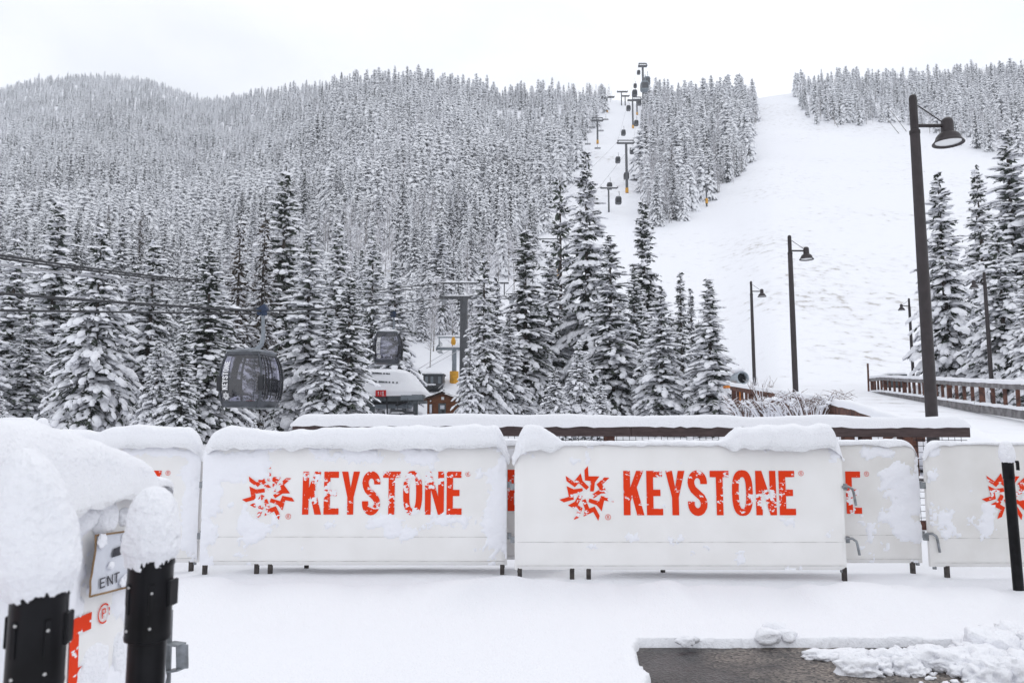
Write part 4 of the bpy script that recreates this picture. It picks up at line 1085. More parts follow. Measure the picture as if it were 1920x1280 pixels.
for px, py, w, lb_ in FC:
    D = min(2.0*F/w*.97, 330.0, terr_D(px, py+w*1.1)-6)
    q = at(px, py + w*.5, D); o = link('gondola_cabin', fc_pale if w > 13.5 else fc_me); o.location = q
    s = w*D/F/2.0; o.scale = (s, s, s)
    tag(o, lb_, 'gondola', 'small gondola cabins on the rope up the hill')
mbc = MB()
mbc.beam((-1, 0, .0), (1, 0, .0), .5, .08, 0); mbc.beam((-1, .28, .35), (1, .28, .35), .08, .5, 0)
mbc.tube([(0, .25, .3), (0, .2, 1.2), (0, 0, 2.4)], .05, 5, 0); mbc.tube([(-1, .2, 0), (-1, -.3, .4), (-1, .2, .6)], .04, 5, 0); mbc.tube([(1, .2, 0), (1, -.3, .4), (1, .2, .6)], .04, 5, 0)
snow_strip_m = MB(); snow_strip(snow_strip_m, (-1, 0, .05), (1, 0, .05), .25, .14, 9, n=8); mbc.add(snow_strip_m.v, snow_strip_m.f, 1)
ch_me = mbc.mesh('lift_chair', ['tower', 'snow'], None)
for px, py, lb_ in ((1110, 240, 'empty chair left of the chairlift tower in the cut'), (1127, 246, 'empty chair right of the chairlift tower in the cut'), (1102, 271, 'empty chair at the left forest edge of the cut'), (1120.5, 279, 'empty chair just below the chairlift tower pad'), (1136, 225, 'empty chair near the small yellow padded tower')):
    D = min(300.0, terr_D(px, py+6)-5); q = at(px, py, D); o = link('lift_chair', ch_me); o.location = q; tag(o, lb_, 'lift chair', 'empty chairs of the chairlift')

# ------------------------------------------------------------------ chairlift terminal, hut, snowmobile
TD = 60.0; mT = TD/F
q = at(742, 752, TD); gz = float(height(q.x, TD))
t = thing('lift_terminal', (q.x, TD, gz), 'grey chairlift terminal under a rounded snow covered roof', 'lift station'); H0 = q.z-gz
X_ = lambda px: (px-742)*mT
Z_ = lambda py: at(742, py, TD).z-gz
def loft(rings, n):
    mb = MB()
    for a, b in zip(rings[:-1], rings[1:]):
        o = len(mb.v); mb.v.extend(map(tuple, a)); mb.v.extend(map(tuple, b))
        for k in range(n): mb.f.append((o+k, o+(k+1) % n, o+n+(k+1) % n, o+n+k)); mb.m.append(0)
    return mb
def rrect(cx, cy, hx, hy, z, n=40, p=5):
    return [Vector((cx+hx*math.copysign(abs(math.cos(2*math.pi*k/n))**(2/p), math.cos(2*math.pi*k/n)), cy+hy*math.copysign(abs(math.sin(2*math.pi*k/n))**(2/p), math.sin(2*math.pi*k/n)), z)) for k in range(n)]
xc_ = X_(738); hx = (X_(800)-X_(676))/2
rings = [rrect(xc_-.02, 2.5, hx, 4.2, Z_(743)), rrect(xc_-.05, 2.5, hx*.97, 4.1, Z_(735)), rrect(xc_-.35, 2.5, hx*.80, 3.6, Z_(716)), rrect(xc_-.6, 2.5, hx*.68, 3.2, Z_(699)), rrect(xc_-.7, 2.5, hx*.55, 2.8, Z_(692)), rrect(xc_-.75, 2.5, hx*.2, 1.0, Z_(689))]
mb = loft(rings, 40); mb.add(rings[-1], [tuple(range(40))])
V_ = np.array(mb.v); nzz = .10*fbm(V_[:, 0]*1.1, V_[:, 1]*1.1, V_[:, 2]*2, 66, 3); mb.v = [(a, b, c+d) for (a, b, c), d in zip(mb.v, nzz)]
rf = mb.build('roof_snow', ['snow'], t, smooth_angle=60)
mb = MB()
for y_, l, r in ((715.5, 693, 752), (699, 690, 735)):                     # dark joints where the snow slid
    for k in range(9):
        a = lerp(l, r, k/9+U(0, .03)); mb.beam((X_(a), -1.16 if y_ > 710 else -.76, Z_(y_+k*.35)), (X_(a+U(2, 6)), -1.16 if y_ > 710 else -.76, Z_(y_+k*.35+.3)), .12, .10)
mb.build('roof_joint', ['slate'], rf)
mb = MB(); mb.box((X_(735), 2.2, (Z_(741)+Z_(753))/2), (X_(798)-X_(672), 7.6, Z_(741)-Z_(753))); mb.build('fascia', ['slate'], t, bevel=.03)
mb = MB(); mb.box((X_(777), -1.66, (Z_(742)+Z_(751))/2), (X_(796)-X_(756), .10, Z_(742)-Z_(751))); mb.build('canopy_panel', ['tower_pale'], t, bevel=.02)
for px, w, lean in ((702, 11, 5), (783.5, 8, 0), (752, 8, 0)):
    mb = MB(); yy = -1.4 if px != 752 else 2.0; mb.beam((X_(px+lean), yy, -.1), (X_(px-lean*.2), yy, Z_(752)), w*mT, .45); mb.build('column', ['slate'], t, bevel=.02)
mb = MB(); mb.lathe([(0, -.25), (1.5, -.25), (1.6, 0), (1.5, .25), (0, .25)], 28, (X_(735), .6, Z_(759))); mb.build('bull_wheel', ['tower_pale'], t, smooth_angle=40)
mb = MB(); mb.beam((X_(706), -1.2, Z_(756)), (X_(760), -1.2, Z_(754)), .2, .25); mb.beam((X_(735), -.5, Z_(763)), (X_(768), -1.5, Z_(754)), .2, .12)
mb.tube([(X_(730), -1.55, Z_(752)), (X_(731), -1.6, Z_(742)), (X_(733), -1.5, Z_(782))], .06, 6); mb.build('machinery', ['cabin_dark'], t)
tag(t, None, None)
# signal mast of the terminal
s0 = at(714, 737, TD-1.75)
sg2 = thing('number_sign', s0, 'red sign with white figures fixed to the chairlift terminal front', 'sign')
sw, sh_ = 19*mT, 12*mT
mb = MB(); mb.box((0, 0, 0), (sw, .08, sh_)); mb.build('board', ['sign_red'], sg2, bevel=.01)
fm3 = lambda a, b: Vector((a, -.046, b))
decal('figures', place(GL['1'][1], -.22, -.14, .28) + place(GL['1'][1], .12, -.16, .32) + [[(.0, -.12), (.035, -.12), (.035, .12), (.0, .12)], [(.08, -.19), (.27, -.19), (.27, -.165), (.08, -.165)]], fm3, 'white_paint', sg2)
mb = MB(); snow_strip(mb, (-sw/2, 0, sh_/2), (sw/2, 0, sh_/2), .06, .06, 88); mb.build('snow_cap', ['snow'], sg2, smooth_angle=180)
mb = MB(); mb.tube([(0, .05, -sh_/2), (0, .05, -.75)], .05, 6); mb.tube([(0, .05, -.7), (0, .4, -.7)], .04, 6); mb.build('bracket', ['slate'], sg2)
# waiting chairs at the terminal
for px, py, lb_ in ((745, 775, 'dark chair waiting in the middle of the chairlift terminal'), (764, 779, 'chair with a curved bar at the right of the terminal')):
    q = at(px, py, TD-2.5); o = link('lift_chair', ch_me); o.location = q; o.scale = (.55, .55, .55); tag(o, lb_, 'lift chair', 'chairs at the chairlift terminal')
# hut
HD = 52.0; mH = HD/F
q = at(829, 760, HD); gz = float(height(q.x, HD))
t = thing('ticket_hut', (q.x, HD, gz), 'small brown timber hut with gabled snowy roof beside the terminal', 'hut')
X2 = lambda px: (px-829)*mH
Z2 = lambda py: at(829, py, HD).z-gz
wl, wr, ze, za = X2(801), X2(857), Z2(749), Z2(739)
mb = MB()
fr = [(wl, 0, -.2), (wr, 0, -.2), (wr, 0, ze), (0, 0, za), (wl, 0, ze)]; bk = [(a, 2.6, c) for a, _, c in fr]
mb.add(fr+bk, [(0, 1, 2, 3, 4), (9, 8, 7, 6, 5), (0, 4, 9, 5), (1, 6, 7, 2), (0, 5, 6, 1)])
for k in range(11):
    z = -.1+k*(ze+.1)/11; mb.box(((wl+wr)/2, -.012, z), (wr-wl-.02, .02, .015))
mb.build('wall', ['wood_hut'], t)
mb = MB()
for sx, xe_ in ((-1, wl-.22), (1, wr+.22)):
    zz = za + (ze-za)*(abs(xe_))/(abs(wl if sx < 0 else wr))
    mb.beam((0, -.12, za+.03), (xe_, -.12, zz+.03), .10, .10)
    mb.add([(0, -.18, za+.05), (xe_, -.18, zz+.05), (xe_, 2.75, zz+.05), (0, 2.75, za+.05), (0, -.18, za+.10), (xe_, -.18, zz+.10), (xe_, 2.75, zz+.10), (0, 2.75, za+.10)], [(0, 1, 2, 3), (4, 5, 6, 7), (0, 1, 5, 4), (1, 2, 6, 5)])
rf = mb.build('roof', ['hut_trim'], t)
mb = MB()
for sx, xe_ in ((-1, wl-.25), (1, wr+.25)):
    zz = za + (ze-za)*(abs(xe_))/(abs(wl if sx < 0 else wr)); P = np.zeros((14, 14, 3))
    for i in range(14):
        for j in range(14):
            u_, v_ = i/13, j/13; e = min(1, min(1-u_*.98, v_+.05, 1-v_+.05)*9)**.5
            P[i, j] = (xe_*u_, -.17+2.9*v_, lerp(za, zz, u_)+.08+.16*e*(1+.2*float(vnoise(u_*4, v_*4, 0, 90))))
    mb.grid(P)
mb.build('roof_snow', ['snow'], rf, smooth_angle=180)
mb = MB(); mb.box((X2(829), -.03, Z2(768)), (14*mH, .06, 24*mH)); dr = mb.build('door', ['slate'], t, bevel=.01)
mb = MB(); mb.box((X2(829.5), -.065, Z2(763)), (8*mH, .02, 7*mH)); mb.build('pane', ['paper'], dr)
mb = MB(); mb.box((X2(831), -.07, Z2(771)), (5*mH, .02, 5*mH)); mb.build('lower_pane', ['cabin_dark'], dr)
mb = MB(); mb.box((X2(808), -.03, Z2(766)), (6.5*mH, .06, 19*mH)); wd = mb.build('window', ['hut_trim'], t)
mb = MB(); mb.box((X2(808), -.065, Z2(766)), (4.2*mH, .02, 16*mH)); mb.build('pane', ['paper'], wd)
mb = MB(); mb.box((X2(830), -.03, Z2(746.5)), (5*mH, .05, 5*mH)); mb.build('vent', ['white_paint'], t)
mb = MB(); lump(mb, (X2(807.5), -.08, Z2(751.5)), (.06, .06, .06), 1, 2, .05); mb.build('lamp', ['white_paint'], t)
# low grey shed and snowmobile behind
SD = terr_D(812, 724); q = at(814, 724, SD); gz = float(height(q.x, SD)); ms_ = SD/F; t = thing('storage_shed', (q.x, SD, gz), 'low dark grey shed with flat snow roof behind the terminal', 'shed')
hh = at(814, 704, SD).z-gz
mb = MB(); mb.box((0, 0, hh/2-.2), (36*ms_, 2.5, hh+.4)); mb.build('wall', ['tower'], t)
mb = MB(); mb.box((0, 0, hh+.05), (40*ms_, 3.0, .12)); rf = mb.build('roof', ['slate'], t)
mb = MB(); snow_strip(mb, (-20*ms_, 0, hh+.11), (20*ms_, 0, hh+.11), 1.5, .3, 91); mb.build('roof_snow', ['snow'], rf, smooth_angle=180)
for px in (802, 812, 826):
    mb = MB(); mb.box(((px-814)*ms_, -1.28, hh*.5), (5*ms_, .06, hh*.7)); mb.build('panel', ['tower_pale'], t)
SM = terr_D(813, 736); q = at(813, 736, SM); gz = float(height(q.x, SM)); t = thing('snowmobile', (q.x, SM, gz), 'dark parked snowmobile on the snow behind the wooden hut', 'snowmobile')
mb = MB()
for s_, (rx, rz_) in zip((-.55, .25), ((.75, .28), (.55, .3))): lump(mb, (s_, 0, .35), (rx, .4, rz_), s_+3, 2, .25, 1.5)
mb.build('body', ['cabin_dark'], t, smooth_angle=60)
mb = MB(); mb.beam((-.9, 0, .72), (.0, 0, .68), .35, .14); mb.build('saddle', ['slate'], t, bevel=.03)
mb = MB(); mb.tube([(.35, -.3, .95), (.3, 0, .85), (.35, .3, .95)], .03, 6); mb.build('handlebar', ['wire'], t)
for sy in (-.4, .4):
    mb = MB(); mb.tube([(-.1, sy, .05), (.9, sy, .03), (1.15, sy, .2)], .05, 6); mb.build('ski', ['wire'], t)
mb = MB(); lump(mb, (-.3, 0, .78), (.6, .35, .12), 5, 2, .25, 1.5); mb.build('snow_cap', ['snow'], t, smooth_angle=180)

# ------------------------------------------------------------------ trees
def blade(mb, p, d, w, l, nrm, m):
    s = d.cross(nrm)
    if s.length < 1e-5: return
    s = s.normalized()*w*.5; e = p + d*l
    mb.add([p-s*.6, p+d*(l*.45)-s, e-s*.15, e+s*.15, p+d*(l*.45)+s, p+s*.6], [(0, 1, 4, 5), (1, 2, 3, 4)], m)
def snowlump(mb, p, d, a, b, h, n, R, m):
    """low dome of snow lying along d"""
    d = Vector((d.x, d.y, d.z)).normalized(); s = d.cross(Vector((0, 0, 1)))
    if s.length < 1e-4: s = Vector((1, 0, 0))
    s.normalize(); u = (s.cross(d)*.6 + Vector((0, 0, .4))).normalized(); o = len(mb.v)
    for (k, zz) in ((1.0, -.55), (.85, .42)):
        for i in range(n):
            t = 2*math.pi*i/n; j = R.uniform(.78, 1.2)*k
            mb.v.append(tuple(p + d*(a*math.cos(t)*j) + s*(b*math.sin(t)*j) + u*(h*zz*R.uniform(.8, 1.2))))
    mb.v.append(tuple(p + u*h + d*R.uniform(-.2, .2)*a))
    for i in range(n):
        i2 = (i+1) % n; mb.f.append((o+i, o+i2, o+n+i2, o+n+i)); mb.m.append(m); mb.f.append((o+n+i, o+n+i2, o+2*n)); mb.m.append(m)
def spruce(seed, H=12.0, Rr=1.8, whorls=44, per=8, snow=.8, droop=1.25, low=.03, grain=.10, dens=1.05, seg=7, lumpk=1.0, taper=.72, bark_from=0.0, dust=.50):
    R = random.Random(seed); u_ = R.uniform; tr, cr_ = MB(), MB()
    tr.tube([(0, 0, -.4), (0, 0, H*.4), (0, 0, H*.8), (0, 0, H)], [  .16*H/12, .10*H/12, .045*H/12, .012], 7)
    for i in range(whorls):
        h = low + (1-low)*(max(0.0, i+u_(-.4, .4))/whorls)**.92
        h = min(max(h, low), .995)
        env = (1-h)**taper*min(1.0, .55+(1-h)*4)+.012
        if R.random() < .10: env *= u_(.6, .85)
        nb = max(4, int(per*(.55+.6*(1-h))))
        a0 = u_(0, 6.28)
        for k in range(nb):
            az = a0 + 6.283*k/nb + u_(-.3, .3); L = Rr*env*u_(.70, 1.18)
            if R.random() < .07: continue
            dr = Vector((math.cos(az), math.sin(az), 0)); hb = h*H + u_(-.26, .26)
            rise = lerp(.02, .50, h**1.5)+u_(-.1, .1); sagk = lerp(.62, .12, h)*droop*u_(.7, 1.25)
            pt = lambda t: dr*(L*t*(1-.08*sagk*t)) + Vector((0, 0, hb + L*(rise*t - sagk*t*t)))
            tan = lambda t: (dr*(1) + Vector((0, 0, rise - 2*sagk*t))).normalized()
            if L > .5 and dens >= 1: tr.tube([pt(0), pt(.5), pt(.9)], [.028, .018, .006], 3, caps=False)
            side = dr.cross(Vector((0, 0, 1)))
            nt_ = max(4, int(dens*(L/grain)*1.15))
            for j in range(nt_):
                t = u_(.10, 1.0)**.8; p = pt(t); d0 = tan(t); sg_ = R.choice((-1, 1)); ang = u_(.35, 1.15)
                d = (d0*math.cos(ang) + side*(sg_*math.sin(ang)) + Vector((0, 0, u_(-.75, .05)))).normalized()
                l = (.20*L+.16)*(1.15-.65*t)*u_(.6, 1.25)
                blade(cr_, p, d, grain*u_(.7, 1.3), l, Vector((u_(-1, 1), u_(-1, 1), u_(.0, 1))), 1 if R.random() < dust*(.5+t*.6)*(.75+.55*h) else 0)
            for j in range(int(3*dens)):
                p = pt(u_(.03, .3)); blade(cr_, p, (dr*u_(.2, 1) + side*u_(-1, 1) + Vector((0, 0, u_(-1.2, .1)))).normalized(), grain*1.5, .25+.22*L, Vector((u_(-1, 1), u_(-1, 1), u_(-1, 1))), 1 if R.random() < dust*.8 else 0)
            blade(cr_, pt(.72), tan(1.0), grain, L*.34+.06, Vector((u_(-.4, .4), u_(-.4, .4), 1)), 0)
            if R.random() < snow:
                ns_ = max(5 if h > .62 else 3, int(L/(.145 if dens >= 1 else .22)*dens**.5 + u_(0, 1)))
                for j in range(ns_):
                    t = u_(.18, 1.04); p = pt(t); off_ = side*(u_(-.34, .34)*L*(1.15-t)); d = tan(min(1, t))
                    sz = u_(.045, .165)*(.60+.30*min(1.6, L))*lumpk
                    snowlump(cr_, p + off_ + Vector((0, 0, .03-abs(off_.length)*.25)), (d + off_*.8), sz*u_(1.1, 2.3), sz*u_(.7, 1.05), sz*u_(.5, 1.0), seg, R, 1)
    return tr, cr_
def proto(name, seed, nm='needle', **k):
    tr, cr_ = spruce(seed, **k)
    sn = 'snow_far' if nm == 'needle_far' else 'snow_soft'
    return (tr.mesh('trunk', ['bark'], None), cr_.mesh('crown', [nm, sn], 180))
PROTO = {
 'A': proto('a', 1, Rr=1.75, whorls=46, snow=.86, lumpk=1.05),
 'A2': proto('a2', 2, Rr=1.65, whorls=44, snow=.90, lumpk=1.1),
 'A3': proto('a3', 7, Rr=1.70, whorls=46, snow=.82, lumpk=1.0, per=7),
 'B': proto('b', 3, Rr=1.70, whorls=48, snow=.78, lumpk=.95, dust=.30),
 'C': proto('c', 4, Rr=1.15, whorls=44, snow=.85, per=7, taper=.68, lumpk=.9),
 'D': proto('d', 5, Rr=2.3, whorls=38, snow=.95, per=9, lumpk=1.0, droop=1.3, H=10.0, taper=.85),
 'D2': proto('d2', 15, Rr=2.3, whorls=36, snow=.9, per=9, lumpk=1.1, droop=1.35, H=10.0, taper=.82),
 'E': proto('e', 6, 'needle', Rr=1.8, whorls=20, snow=.8, per=5, lumpk=.8, low=.32, droop=.35, taper=.45, dens=1.0, grain=.10),
 'F': proto('f', 8, 'needle_brown', Rr=1.8, whorls=34, snow=.8, per=7, lumpk=.62, droop=.9, grain=.08, dens=1.15),
}
PH_ = {'D': 10.0, 'D2': 10.0}; PR_ = {'A': 1.75, 'A2': 1.65, 'A3': 1.7, 'B': 1.7, 'C': 1.15, 'D': 2.3, 'D2': 2.3, 'E': 1.8, 'F': 1.8}
def put_tree(key, x, y, H, W, label, group, name='spruce_tree', cat='tree', rz=None, z=None):
    tr, cm = PROTO[key]; z = float(height(x, y)) if z is None else z
    t = thing(name, (x, y, z-.15), label, cat, group, U(0, 6.28) if rz is None else rz)
    s = H/PH_.get(key, 12.0); w = W/(2*PR_[key]*.92); w = min(max(w*1.12, s*.85), s*1.7)
    t.scale = (w, w, s)
    for n_, me in (('trunk', tr), ('crown', cm)):
        o = bpy.data.objects.new(n_, me); COL.objects.link(o); o.parent = t
    return t
HERO = [
 (33, 450, 40, 135, 'A', 'snowy spruce at the far left edge above the snowed barrier'),
 (-30, 520, 36, 130, 'A2', 'spruce cut by the left picture edge'),
 (112, 380, 50, 150, 'A2', 'tall pale spruce second from the left edge'),
 (192, 425, 36, 185, 'D', 'wide skirted spruce above the short railing stub, heavy snow clumps'),
 (255, 500, 50, 115, 'A', 'spruce between the wide skirted spruce and the paler one'),
 (290, 450, 48, 125, 'A3', 'pale spruce standing behind the low clumpy bush tree'),
 (297, 640, 33, 95, 'D2', 'low clumpy spruce with bulging snow pillows at left'),
 (345, 620, 30, 110, 'B', 'dark low spruce left of the lettered cabin, drooping to the barrier gap'),
 (396, 465, 33, 160, 'B', 'broad dark spruce directly left of the lettered cabin'),
 (452, 410, 43, 115, 'F', 'brownish spruce just above the lettered cabin, left one of two'),
 (498, 395, 45, 110, 'F', 'brownish spruce just above the lettered cabin, right one of two'),
 (537, 313, 52, 140, 'B', 'tallest dark topped spruce rising above the lettered cabin'),
 (582, 440, 41, 150, 'A', 'heavy spruce right of the lettered cabin reaching the railing end'),
 (636, 420, 54, 110, 'A2', 'pale spruce behind, right of the tallest dark topped one'),
 (657, 515, 38, 115, 'B', 'spruce covering the left side of the chairlift terminal'),
 (700, 450, 76, 95, 'A3', 'slim spruce high behind the small snowy roofed cabin'),
 (742, 490, 70, 115, 'A', 'spruce rising directly behind the small snowy roofed cabin'),
 (792, 550, 98, 120, 'A2', 'dark spruce above the low grey shed'),
 (826, 420, 108, 110, 'A', 'tall spruce behind the slim grey blue tower'),
 (908, 478, 46, 100, 'A3', 'narrow spruce hiding the crossarm of the thick tower'),
 (985, 425, 52, 135, 'B', 'full spruce right of the narrow one by the thick tower'),
 (1050, 330, 62, 120, 'E', 'sparse pine with bare visible trunk left of the tallest central spruce'),
 (1098, 285, 58, 140, 'A', 'tallest central spruce at the foot of the cleared cut'),
 (1030, 480, 58, 110, 'A2', 'spruce below the sparse pine'),
 (1143, 445, 50, 145, 'A3', 'broad spruce right below the tallest central spruce'),
 (1205, 372, 56, 110, 'B', 'open crowned spruce pointing into the cleared cut mouth'),
 (1188, 500, 52, 90, 'B', 'dark spruce tucked left under the open crowned one'),
 (1238, 535, 43, 130, 'A', 'snowy spruce left of the two thin spires'),
 (1275, 513, 56, 62, 'C', 'thin spire spruce, taller one of the two by the ski slope'),
 (1295, 543, 58, 48, 'C', 'thin spire spruce, shorter one of the two by the ski slope'),
 (1328, 522, 41, 130, 'A2', 'last spruce of the central clump, next to the snow gun'),
 (1085, 640, 39, 95, 'D', 'small front spruce with thick snow pads in the central clump'),
 (1125, 715, 34, 70, 'D2', 'smallest snow buried spruce at the railing in the central clump'),
 (955, 590, 48, 90, 'A', 'shorter spruce filling in left of the central clump'),
 (1757, 323, 40, 130, 'A', 'tall spruce immediately right of the largest lamp'),
 (1830, 316, 45, 110, 'A3', 'spruce between the tall one beside the largest lamp and the highest pale one'),
 (1885, 246, 50, 170, 'A2', 'highest pale spruce of the right hand clump'),
 (1868, 425, 35, 165, 'D', 'front spruce with big snow pads behind the right hand lamp'),
 (1950, 290, 47, 150, 'A', 'spruce cut by the right picture edge, upper one'),
 (1925, 500, 31, 135, 'D2', 'lower front spruce cut by the right picture edge'),
 (1803, 560, 47, 100, 'A3', 'spruce filling the gap between the two right hand tall ones'),
 (930, 520, 60, 90, 'A', 'spruce peeping out behind the narrow one that hides the crossarm'),
 (1008, 560, 54, 85, 'A3', 'pale shorter spruce in the gap before the sparse pine'),
 (1065, 520, 64, 95, 'A2', 'spruce backing the tallest central one on its lower flank'),
 (1165, 560, 62, 95, 'A', 'filled in spruce between the broad one and the open crowned one'),
 (1220, 610, 48, 85, 'A2', 'low pale spruce under the open crowned one'),
 (1258, 590, 62, 90, 'A3', 'low spruce right behind the foot of the taller thin spire'),
 (1310, 600, 62, 90, 'B', 'dark low spruce between the shorter thin spire and the last spruce'),
 (1040, 690, 37, 80, 'D', 'small snow padded spruce at the railing before the sparse pine'),
 (880, 640, 44, 70, 'D2', 'small snow padded spruce at the foot of the thick tower'),
 (60, 560, 38, 110, 'A3', 'spruce wedged between the edge spruce and the tall pale second one'),
 (150, 520, 44, 105, 'B', 'dark spruce between the tall pale one and the wide skirted one'),
 (430, 560, 36, 110, 'A', 'snowy spruce half hidden behind the lettered cabin'),
 (615, 560, 37, 100, 'A2', 'pale spruce standing in front between two heavy ones near the railing end'),
 (1845, 600, 38, 110, 'A2', 'low spruce directly behind the right hand lamp pole'),
 (1780, 480, 50, 90, 'A', 'spruce backing the tall one beside the largest lamp'),
 (2, 735, 22, 55, 'D', 'tiny snow buried spruce at the left edge over the barrier'),
 (478, 782, 20, 34, 'D2', 'snow buried sapling under the lettered cabin, left one'),
 (513, 784, 20, 32, 'D', 'snow buried sapling under the lettered cabin, right one'),
]
GH = 'snow laden spruces near the lift base'
hero_xy = []
for px, yt, D, wpx, key, lb_ in HERO:
    p = at(px, yt, D); z = float(height(p.x, D)); H = p.z-z+.15
    put_tree(key, p.x, D, H, wpx*D/F, lb_, GH, name='pine_tree' if key == 'E' else 'spruce_tree'); hero_xy.append((p.x, D))

# forest masks: is a tree standing at this picture position?
XL = [(150, 1152), (185, 1150), (220, 1133), (260, 1100), (300, 1090), (350, 1065), (400, 1040), (450, 1015), (500, 1005), (560, 1000), (900, 1000)]
XR = [(100, 1208), (300, 1202), (330, 1197), (370, 1197), (420, 1216), (432, 1236)]
SL = [(100, 1416), (180, 1417), (240, 1418), (310, 1404), (345, 1376), (385, 1320), (410, 1290), (430, 1236)]
YB = [(1490, 176), (1494, 185), (1505, 216), (1535, 236), (1600, 238), (1650, 235), (1690, 229), (1720, 243), (1770, 268), (1850, 287), (1950, 297), (2400, 330)]
def forest_at(px, py):
    """0 none, 1 conifer hill, 2 frosted block"""
    if py < 725 and px < np.interp(py, [a for a, _ in XL], [b for _, b in XL]):
        if 690 < px < 885 and py > 698: return 0
        if py > 560 and px > 890: return 0
        return 1
    if py < 430 and np.interp(py, [a for a, _ in XR], [b for _, b in XR]) < px < np.interp(py, [a for a, _ in SL], [b for _, b in SL]): return 2
    if px > 1490 and py < np.interp(px, [a for a, _ in YB], [b for _, b in YB]): return 3
    return 0
R2 = random.Random(77)
cand = []
D = 63.0
while D < 1130:
    step = 2.9 + D*.0046
    u_ = -.86
    while u_ < .92:
        uj = u_ + R2.uniform(-.5, .5)*step/D; Dj = D + R2.uniform(-.5, .5)*step
        u_ += step/D
        if Dj > R_of(uj)*1.04: continue
        cand.append((uj, Dj))
    D += step*.92
ca = np.array(cand); cz = height_uD(ca[:, 0], ca[:, 1]); cx = ca[:, 0]*ca[:, 1]
trees = []
for (u_, Dj), x_, z_ in zip(cand, cx, cz):
    px, py = proj(x_, Dj, z_)
    if not (-260 < px < 2200): continue
    f_ = forest_at(px, py)
    if not f_: continue
    if any((x_-a)**2+(Dj-b)**2 < 6 for a, b in hero_xy if abs(b-Dj) < 4): continue
    clump = float(vnoise(x_/28, Dj/28, 0, 300))
    H = R2.choice((R2.uniform(5, 8), R2.uniform(7, 11), R2.uniform(8, 12), R2.uniform(11, 15)))*(1+.2*clump)
    if R2.random() < .10 + (.25 if clump < -.5 else 0): continue
    patch_ = float(fbm(x_/60+7, Dj/75, 0, 310, 3))
    if f_ == 2: H *= 1.12
    asp = R2.random() < ({1: .14, 2: .50, 3: .40}[f_] + (.55 if f_ == 1 and patch_ > .16 else 0) + (.3 if f_ == 2 and py > 290 and px < 1270 else 0))
    if f_ == 2 and (1255 < px < 1300): asp = asp and R2.random() < .3
    if asp: H = min(H, 11)
    dark = float(fbm(x_/22, Dj/26, 0, 320, 3)) + R2.gauss(0, .16) + .14*min(1, max(0, (Dj-350)/300))
    trees.append((H/Dj, x_, Dj, z_, H, asp, px, py, dark))
for k in range(2600):                    # thicket of frosted aspens between the cut and the run
    uj, Dj = R2.uniform(.15, .36), R2.uniform(120, 430); x_ = uj*Dj; z_ = float(height_uD(uj, Dj)); px, py = proj(x_, Dj, z_)
    if forest_at(px, py) == 2 and (R2.random() < .5 or (px < 1275 and py > 280)): trees.append((8/Dj, x_, Dj, z_, R2.uniform(4, 9), True, px, py, 0.0))
    elif forest_at(px, py) == 3 and R2.random() < .6: trees.append((8/Dj, x_, Dj, z_, R2.uniform(4, 9), True, px, py, 0.0))
trees.sort(key=lambda a: -a[0])
con = [t for t in trees if not t[5]]; asps = [t for t in trees if t[5]]
print('TREES', len(con), len(asps))
# aspens
def aspen(seed, dens=1.0, H=11.0):
    R = random.Random(seed); u_ = R.uniform; tr, cr_ = MB(), MB()
    bend = u_(-.5, .5)
    tr.tube([(0, 0, -.3), (bend*.3, 0, H*.4), (bend, 0, H*.95)], [.10, .075, .015], 6)
    for i in range(int(38*dens)):
        h = u_(.25, .98); p = Vector((bend*h, 0, h*H)); az = u_(0, 6.28); L = (1.9*(1-h)**.6*min(1, (h-.1)*2.5)+.25)*u_(.6, 1.15)
        d = Vector((math.cos(az), math.sin(az), u_(.4, 1.3))).normalized(); e = p + d*L
        blade(cr_, p, d, .06, L, Vector((u_(-1, 1), u_(-1, 1), u_(-1, 1))), 0)
        for j in range(int(9*dens)):
            t = u_(.2, 1); q = p + d*(L*t); d2 = (d + Vector((u_(-1, 1), u_(-1, 1), u_(-.35, .8)))).normalized()
            blade(cr_, q, d2, u_(.04, .085), u_(.35, .85), Vector((u_(-1, 1), u_(-1, 1), u_(-1, 1))), 0)
    return tr, cr_
ASP = []
for s_ in (31, 32, 33):
    tr, cr_ = aspen(s_); ASP.append((tr.mesh('trunk', ['aspen_bark'], None), cr_.mesh('crown', ['frost_twig'], None)))
for k_, (sd_n, kw) in {'W1': (61, dict(Rr=1.75, whorls=42, snow=.95, lumpk=1.15, dust=.58)), 'W2': (62, dict(Rr=1.6, whorls=40, snow=.92, lumpk=1.1, dust=.5)), 'W3': (63, dict(Rr=1.3, whorls=42, snow=.9, per=7, taper=.66, dust=.55))}.items():
    PROTO[k_] = proto(k_, sd_n, 'needle_far', **kw); PR_[k_] = kw['Rr']
NEARN = 250
lab_mid = 'snow laden spruce standing among many alike in the hillside forest'
for q_, (s_, x_, Dj, z_, H, a_, px, py, dk_) in enumerate(con[:NEARN]):
    key = R2.choice(('W1', 'W2', 'W3', 'W1', 'W2', 'A', 'A2', 'F' if R2.random() < .25 else 'B'))
    put_tree(key, x_, Dj, H, H*R2.uniform(.22, .30), lab_mid, 'spruces on the lower hillside', z=z_)
NA = 60
for q_, (s_, x_, Dj, z_, H, a_, px, py, dk_) in enumerate(asps[:NA]):
    tr, cm = ASP[q_ % 3]
    t = thing('aspen_tree', (x_, Dj, z_-.1), 'bare frost whitened aspen standing among the hillside spruces', 'tree', 'bare aspens in the hillside forest', R2.uniform(0, 6.28))
    s = H/11*.85; t.scale = (s, s, s)
    for n_, me in (('trunk', tr), ('crown', cm)):
        o = bpy.data.objects.new(n_, me); COL.objects.link(o); o.parent = t

